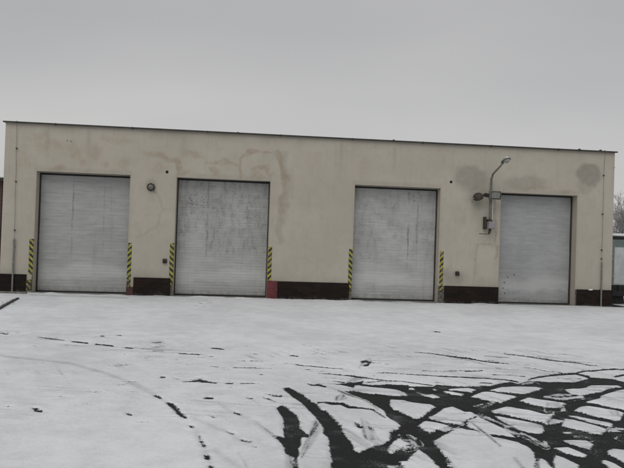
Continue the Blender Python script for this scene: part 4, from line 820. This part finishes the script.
# ================================================================== parked box truck at the right
teal = plain('faded_teal_panel', (.12, .165, .155), .45, 0, .15, 4); pale = plain('dirty_pale_green_panel', (.42, .445, .435), .5, 0, .18, 2.2); blk = M['rubber']
tk = empty('box_truck', (TRX, TRY, 0)); tag(tk, 'parked box truck with pale green body, teal band and snowy roof beside the warehouse', 'truck')
def part(name, fn, mat, par, sm=False):
    bm = BM(); fn(bm); return link(name, bm, mat, par, sm)
W2 = 1.2
bd = part('cargo_box', lambda b: box(b, -W2, W2, 0, 4.4, .60, 2.14, .03), pale, tk)
part('roof_snow', lambda b: box(b, -W2+.01, W2-.01, .01, 4.38, 2.141, 2.225, .035), M['snow'], bd)
part('top_rail', lambda b: (box(b, -W2-.012, W2+.012, -.02, 0, 2.035, 2.135), box(b, -W2-.02, -W2, 0, 4.4, 2.06, 2.135), box(b, W2, W2+.02, 0, 4.4, 2.06, 2.135)), blk, bd)
part('band', lambda b: (box(b, -W2+.005, W2-.005, -.012, -.0, 1.80, 2.03), box(b, -W2-.012, -W2, .02, 4.38, 1.80, 2.055), box(b, W2, W2+.012, .02, 4.38, 1.80, 2.055)), teal, bd)
for s in (-1, 1):
    x0, x1 = (-W2+.03, -.01) if s < 0 else (.01, W2-.03)
    dr = part('rear_door', lambda b: box(b, x0, x1, -.020, -.002, .64, 1.79, .006), pale, tk)
    part('lock_bar', lambda b: (tube(b, [(s*.25, -.045, .62), (s*.25, -.045, 1.79)], .014, 8), box(b, s*.25-.05, s*.25+.05, -.055, -.02, 1.2, 1.28, .004)), M['galv'], dr)
    for z in (.8, 1.2, 1.65): part('hinge', lambda b: box(b, s*(W2-.05)-.06, s*(W2-.05)+.06, -.032, -.019, z-.025, z+.025, .003), M['iron'], dr)
part('chassis', lambda b: (box(b, -W2+.02, W2-.02, .02, 4.3, .38, .595), box(b, -.45, -.33, .1, 6.2, .42, .60), box(b, .33, .45, .1, 6.2, .42, .60)), blk, tk)
part('underrun_bar', lambda b: (box(b, -W2+.02, W2-.02, -.06, .04, .26, .42, .01), box(b, -.7, -.62, -.02, .08, .36, .6), box(b, .62, .7, -.02, .08, .36, .6)), blk, tk)
for s in (-1, 1): part('mudguard', lambda b: box(b, min(s*(W2-.01), s*.45), max(s*(W2-.01), s*.45), .10, .12, .04, .6), blk, tk)
for s in (-1, 1): part('corner_post', lambda b: box(b, min(s*(W2+.004), s*.86), max(s*(W2+.004), s*.86), -.03, -.021, .6, 2.03, .002), plain('dark_grey_post_%s' % ('a' if s < 0 else 'b'), (.16, .17, .165), .5), bd)
for s in (-1, 1):
    part('tail_light', lambda b: box(b, s*.28-.14, s*.28+.14, -.075, -.055, .43, .53, .008), plain('red_lens_%s' % ('a' if s < 0 else 'b'), (.18, .01, .01), .25), tk)
    for y in (.95, 5.1):
        w_ = empty('wheel', (s*(W2-.19), y, .42)); w_.parent = tk
        Mw = Matrix.Rotation(R(90), 4, 'Y')
        part('tyre', lambda b: lathe(b, [(.24, -.15), (.36, -.16), (.41, -.13), (.42, 0), (.41, .13), (.36, .16), (.24, .15), (.24, -.15)], 28, Mw), blk, w_, True)
        part('rim', lambda b: lathe(b, [(0, s*.05), (.10, s*.06), (.12, s*.02), (.22, s*.05), (.243, s*.14)], 24, Mw), M['galv'], w_, True)
cabm = plain('pale_cab_paint', (.42, .46, .45), .4, 0, .1, 3)
def cabf(b):
    v = [(-1.1, 4.5), (-1.1, 6.5), (1.1, 6.5), (1.1, 4.5)]
    lo = [b.verts.new((x, y, .55)) for x, y in v]; md = [b.verts.new((x, y, 1.35)) for x, y in v]
    hi = [b.verts.new((x*.93, y if y < 5 else 6.0, 2.15)) for x, y in v]
    for a, c in ((lo, md), (md, hi)):
        for k in range(4): b.faces.new((a[k], c[k], c[(k+1) % 4], a[(k+1) % 4]))
    b.faces.new(lo); b.faces.new(hi[::-1]); bmesh.ops.recalc_face_normals(b, faces=b.faces); bmesh.ops.bevel(b, geom=b.edges[:], offset=.05, segments=2, affect='EDGES')
cab = part('cab', cabf, cabm, tk)
part('windscreen', lambda b: [b.faces.new([b.verts.new(p) for p in q]) for q in ([(-.95, 6.49, 1.42), (.95, 6.49, 1.42), (.9, 6.09, 2.06), (-.9, 6.09, 2.06)],)], M['dark'], cab)
for s in (-1, 1):
    part('side_window', lambda b: b.faces.new([b.verts.new(p) for p in [(s*1.10, 5.0, 1.42), (s*1.10, 6.3, 1.42), (s*1.045, 6.0, 2.0), (s*1.045, 5.0, 2.0)]]), M['dark'], cab)

# ================================================================== frosted bare tree behind, at the right
def tree(name, x, y, h, seed, label, depth=6):
    rnd = random.Random(seed); o = empty(name, (x, y, -.05)); tag(o, label, 'tree', 'frosted bare trees behind the yard')
    tb = BM(); cb = BM()
    def grow(p, d, r, L, lev):
        n = 4; pts = [p]; dd = d.copy(); rs = [r]
        for k in range(n):
            dd = (dd+Vector((rnd.gauss(0, .13), rnd.gauss(0, .13), rnd.gauss(.03, .08)))).normalized()
            pts.append(pts[-1]+dd*L/n); rs.append(max(.006, r*(1-.35*(k+1)/n)))
        tube(tb if lev < 3 else cb, pts, rs, 7 if lev < 2 else (5 if lev < 4 else 3), lev < 1)
        if lev >= depth: return
        m = 4 if lev else 6
        for k in range(m):
            i = rnd.randint(1 if lev else 2, n) if k < m-1 else n; ax = dd.orthogonal().normalized(); ax.rotate(Matrix.Rotation(rnd.random()*6.283, 3, dd))
            nd = (dd+ax*rnd.uniform(.45, .95)+Vector((0, 0, .12))).normalized()
            grow(pts[i], nd, rs[i]*rnd.uniform(.5, .68), L*rnd.uniform(.58, .78), lev+1)
    grow(Vector((0, 0, 0)), Vector((0, 0, 1)), h*.022, h*.30, 0)
    link('trunk', tb, M['bark'], o); link('crown', cb, M['frost'], o)
M['bark'] = plain('dark_wet_bark', (.075, .068, .06), .9, 0, .4, 12); M['frost'] = plain('snow_dusted_twigs', (.27, .265, .26), .9, 0, .4, 4)
for i, (x, y, h, lab) in enumerate(TREES): tree('bare_tree', x, y, h, 30+i, lab, 6)

# ================================================================== WORLD, SUN, CAMERA
w = bpy.data.worlds.new('World'); SC.world = w; w.use_nodes = True; nt = w.node_tree; N = nt.nodes; Lk = nt.links
bg = N['Background']; sky = N.new('ShaderNodeTexSky'); sky.sky_type = 'NISHITA'; sky.sun_disc = False
SUN_EL, SUN_AZ = R(48), R(205)
sky.sun_elevation = SUN_EL; sky.sun_rotation = SUN_AZ; sky.air_density = 2; sky.dust_density = 6; sky.ozone_density = 1
hs = N.new('ShaderNodeHueSaturation'); hs.inputs['Saturation'].default_value = .06; Lk.new(sky.outputs[0], hs.inputs['Color'])
tc = N.new('ShaderNodeTexCoord'); mp = N.new('ShaderNodeMapping'); mp.inputs['Scale'].default_value = (1, 1, 3.2); Lk.new(tc.outputs['Generated'], mp.inputs['Vector'])
no = N.new('ShaderNodeTexNoise'); no.inputs['Scale'].default_value = 2.1; no.inputs['Detail'].default_value = 4; no.inputs['Roughness'].default_value = .35; Lk.new(mp.outputs[0], no.inputs['Vector'])
rp = N.new('ShaderNodeValToRGB'); rp.color_ramp.elements[0].position = .36; rp.color_ramp.elements[1].position = .66
rp.color_ramp.elements[0].color = SKYLO; rp.color_ramp.elements[1].color = SKYHI; Lk.new(no.outputs['Fac'], rp.inputs[0])
sp = N.new('ShaderNodeSeparateXYZ'); Lk.new(tc.outputs['Generated'], sp.inputs[0])
gr = N.new('ShaderNodeValToRGB'); cr = gr.color_ramp; cr.interpolation = 'EASE'
for k_, (p_, c_) in enumerate(GRAD):
    e_ = cr.elements[k_] if k_ < 2 else cr.elements.new(p_)
    e_.position = p_; e_.color = c_
Lk.new(sp.outputs[2], gr.inputs[0])
mu = N.new('ShaderNodeMix'); mu.data_type = 'RGBA'; mu.blend_type = 'MULTIPLY'; mu.inputs[0].default_value = 1; Lk.new(rp.outputs[0], mu.inputs[6]); Lk.new(gr.outputs[0], mu.inputs[7])
mx_ = N.new('ShaderNodeMix'); mx_.data_type = 'RGBA'; mx_.inputs[0].default_value = .85; Lk.new(hs.outputs[0], mx_.inputs[6]); Lk.new(mu.outputs[2], mx_.inputs[7])
Lk.new(mx_.outputs[2], bg.inputs['Color']); bg.inputs['Strength'].default_value = .1
sd = bpy.data.lights.new('sun', 'SUN'); sd.energy = .5; sd.angle = R(40); sd.color = (1, .97, .92)
so = bpy.data.objects.new('sun', sd); COL.objects.link(so)
dvec = Vector((math.sin(SUN_AZ)*math.cos(SUN_EL), math.cos(SUN_AZ)*math.cos(SUN_EL), math.sin(SUN_EL)))
so.rotation_euler = dvec.to_track_quat('Z', 'Y').to_euler()
cd = bpy.data.cameras.new('camera'); cd.sensor_width = 36; cd.lens = 650/624*36; cd.clip_start = .05; cd.clip_end = 3000
co = bpy.data.objects.new('camera', cd); COL.objects.link(co); SC.camera = co
Rv = Vector((0.9941791, -0.1024468, 0.03335524)); Uv = Vector((-0.03461299, -0.01052352, 0.99934538)); Fv = Vector((0.10202872, 0.99468282, 0.01400825))
mt = Matrix((Rv, Uv, -Fv)).transposed().to_4x4(); mt.translation = (0, -18.3475, 1.6); co.matrix_world = mt
vs = SC.view_settings; vs.view_transform = 'Standard'; vs.look = 'None'; vs.exposure = EXPO; vs.gamma = 1; vs.use_curve_mapping = False
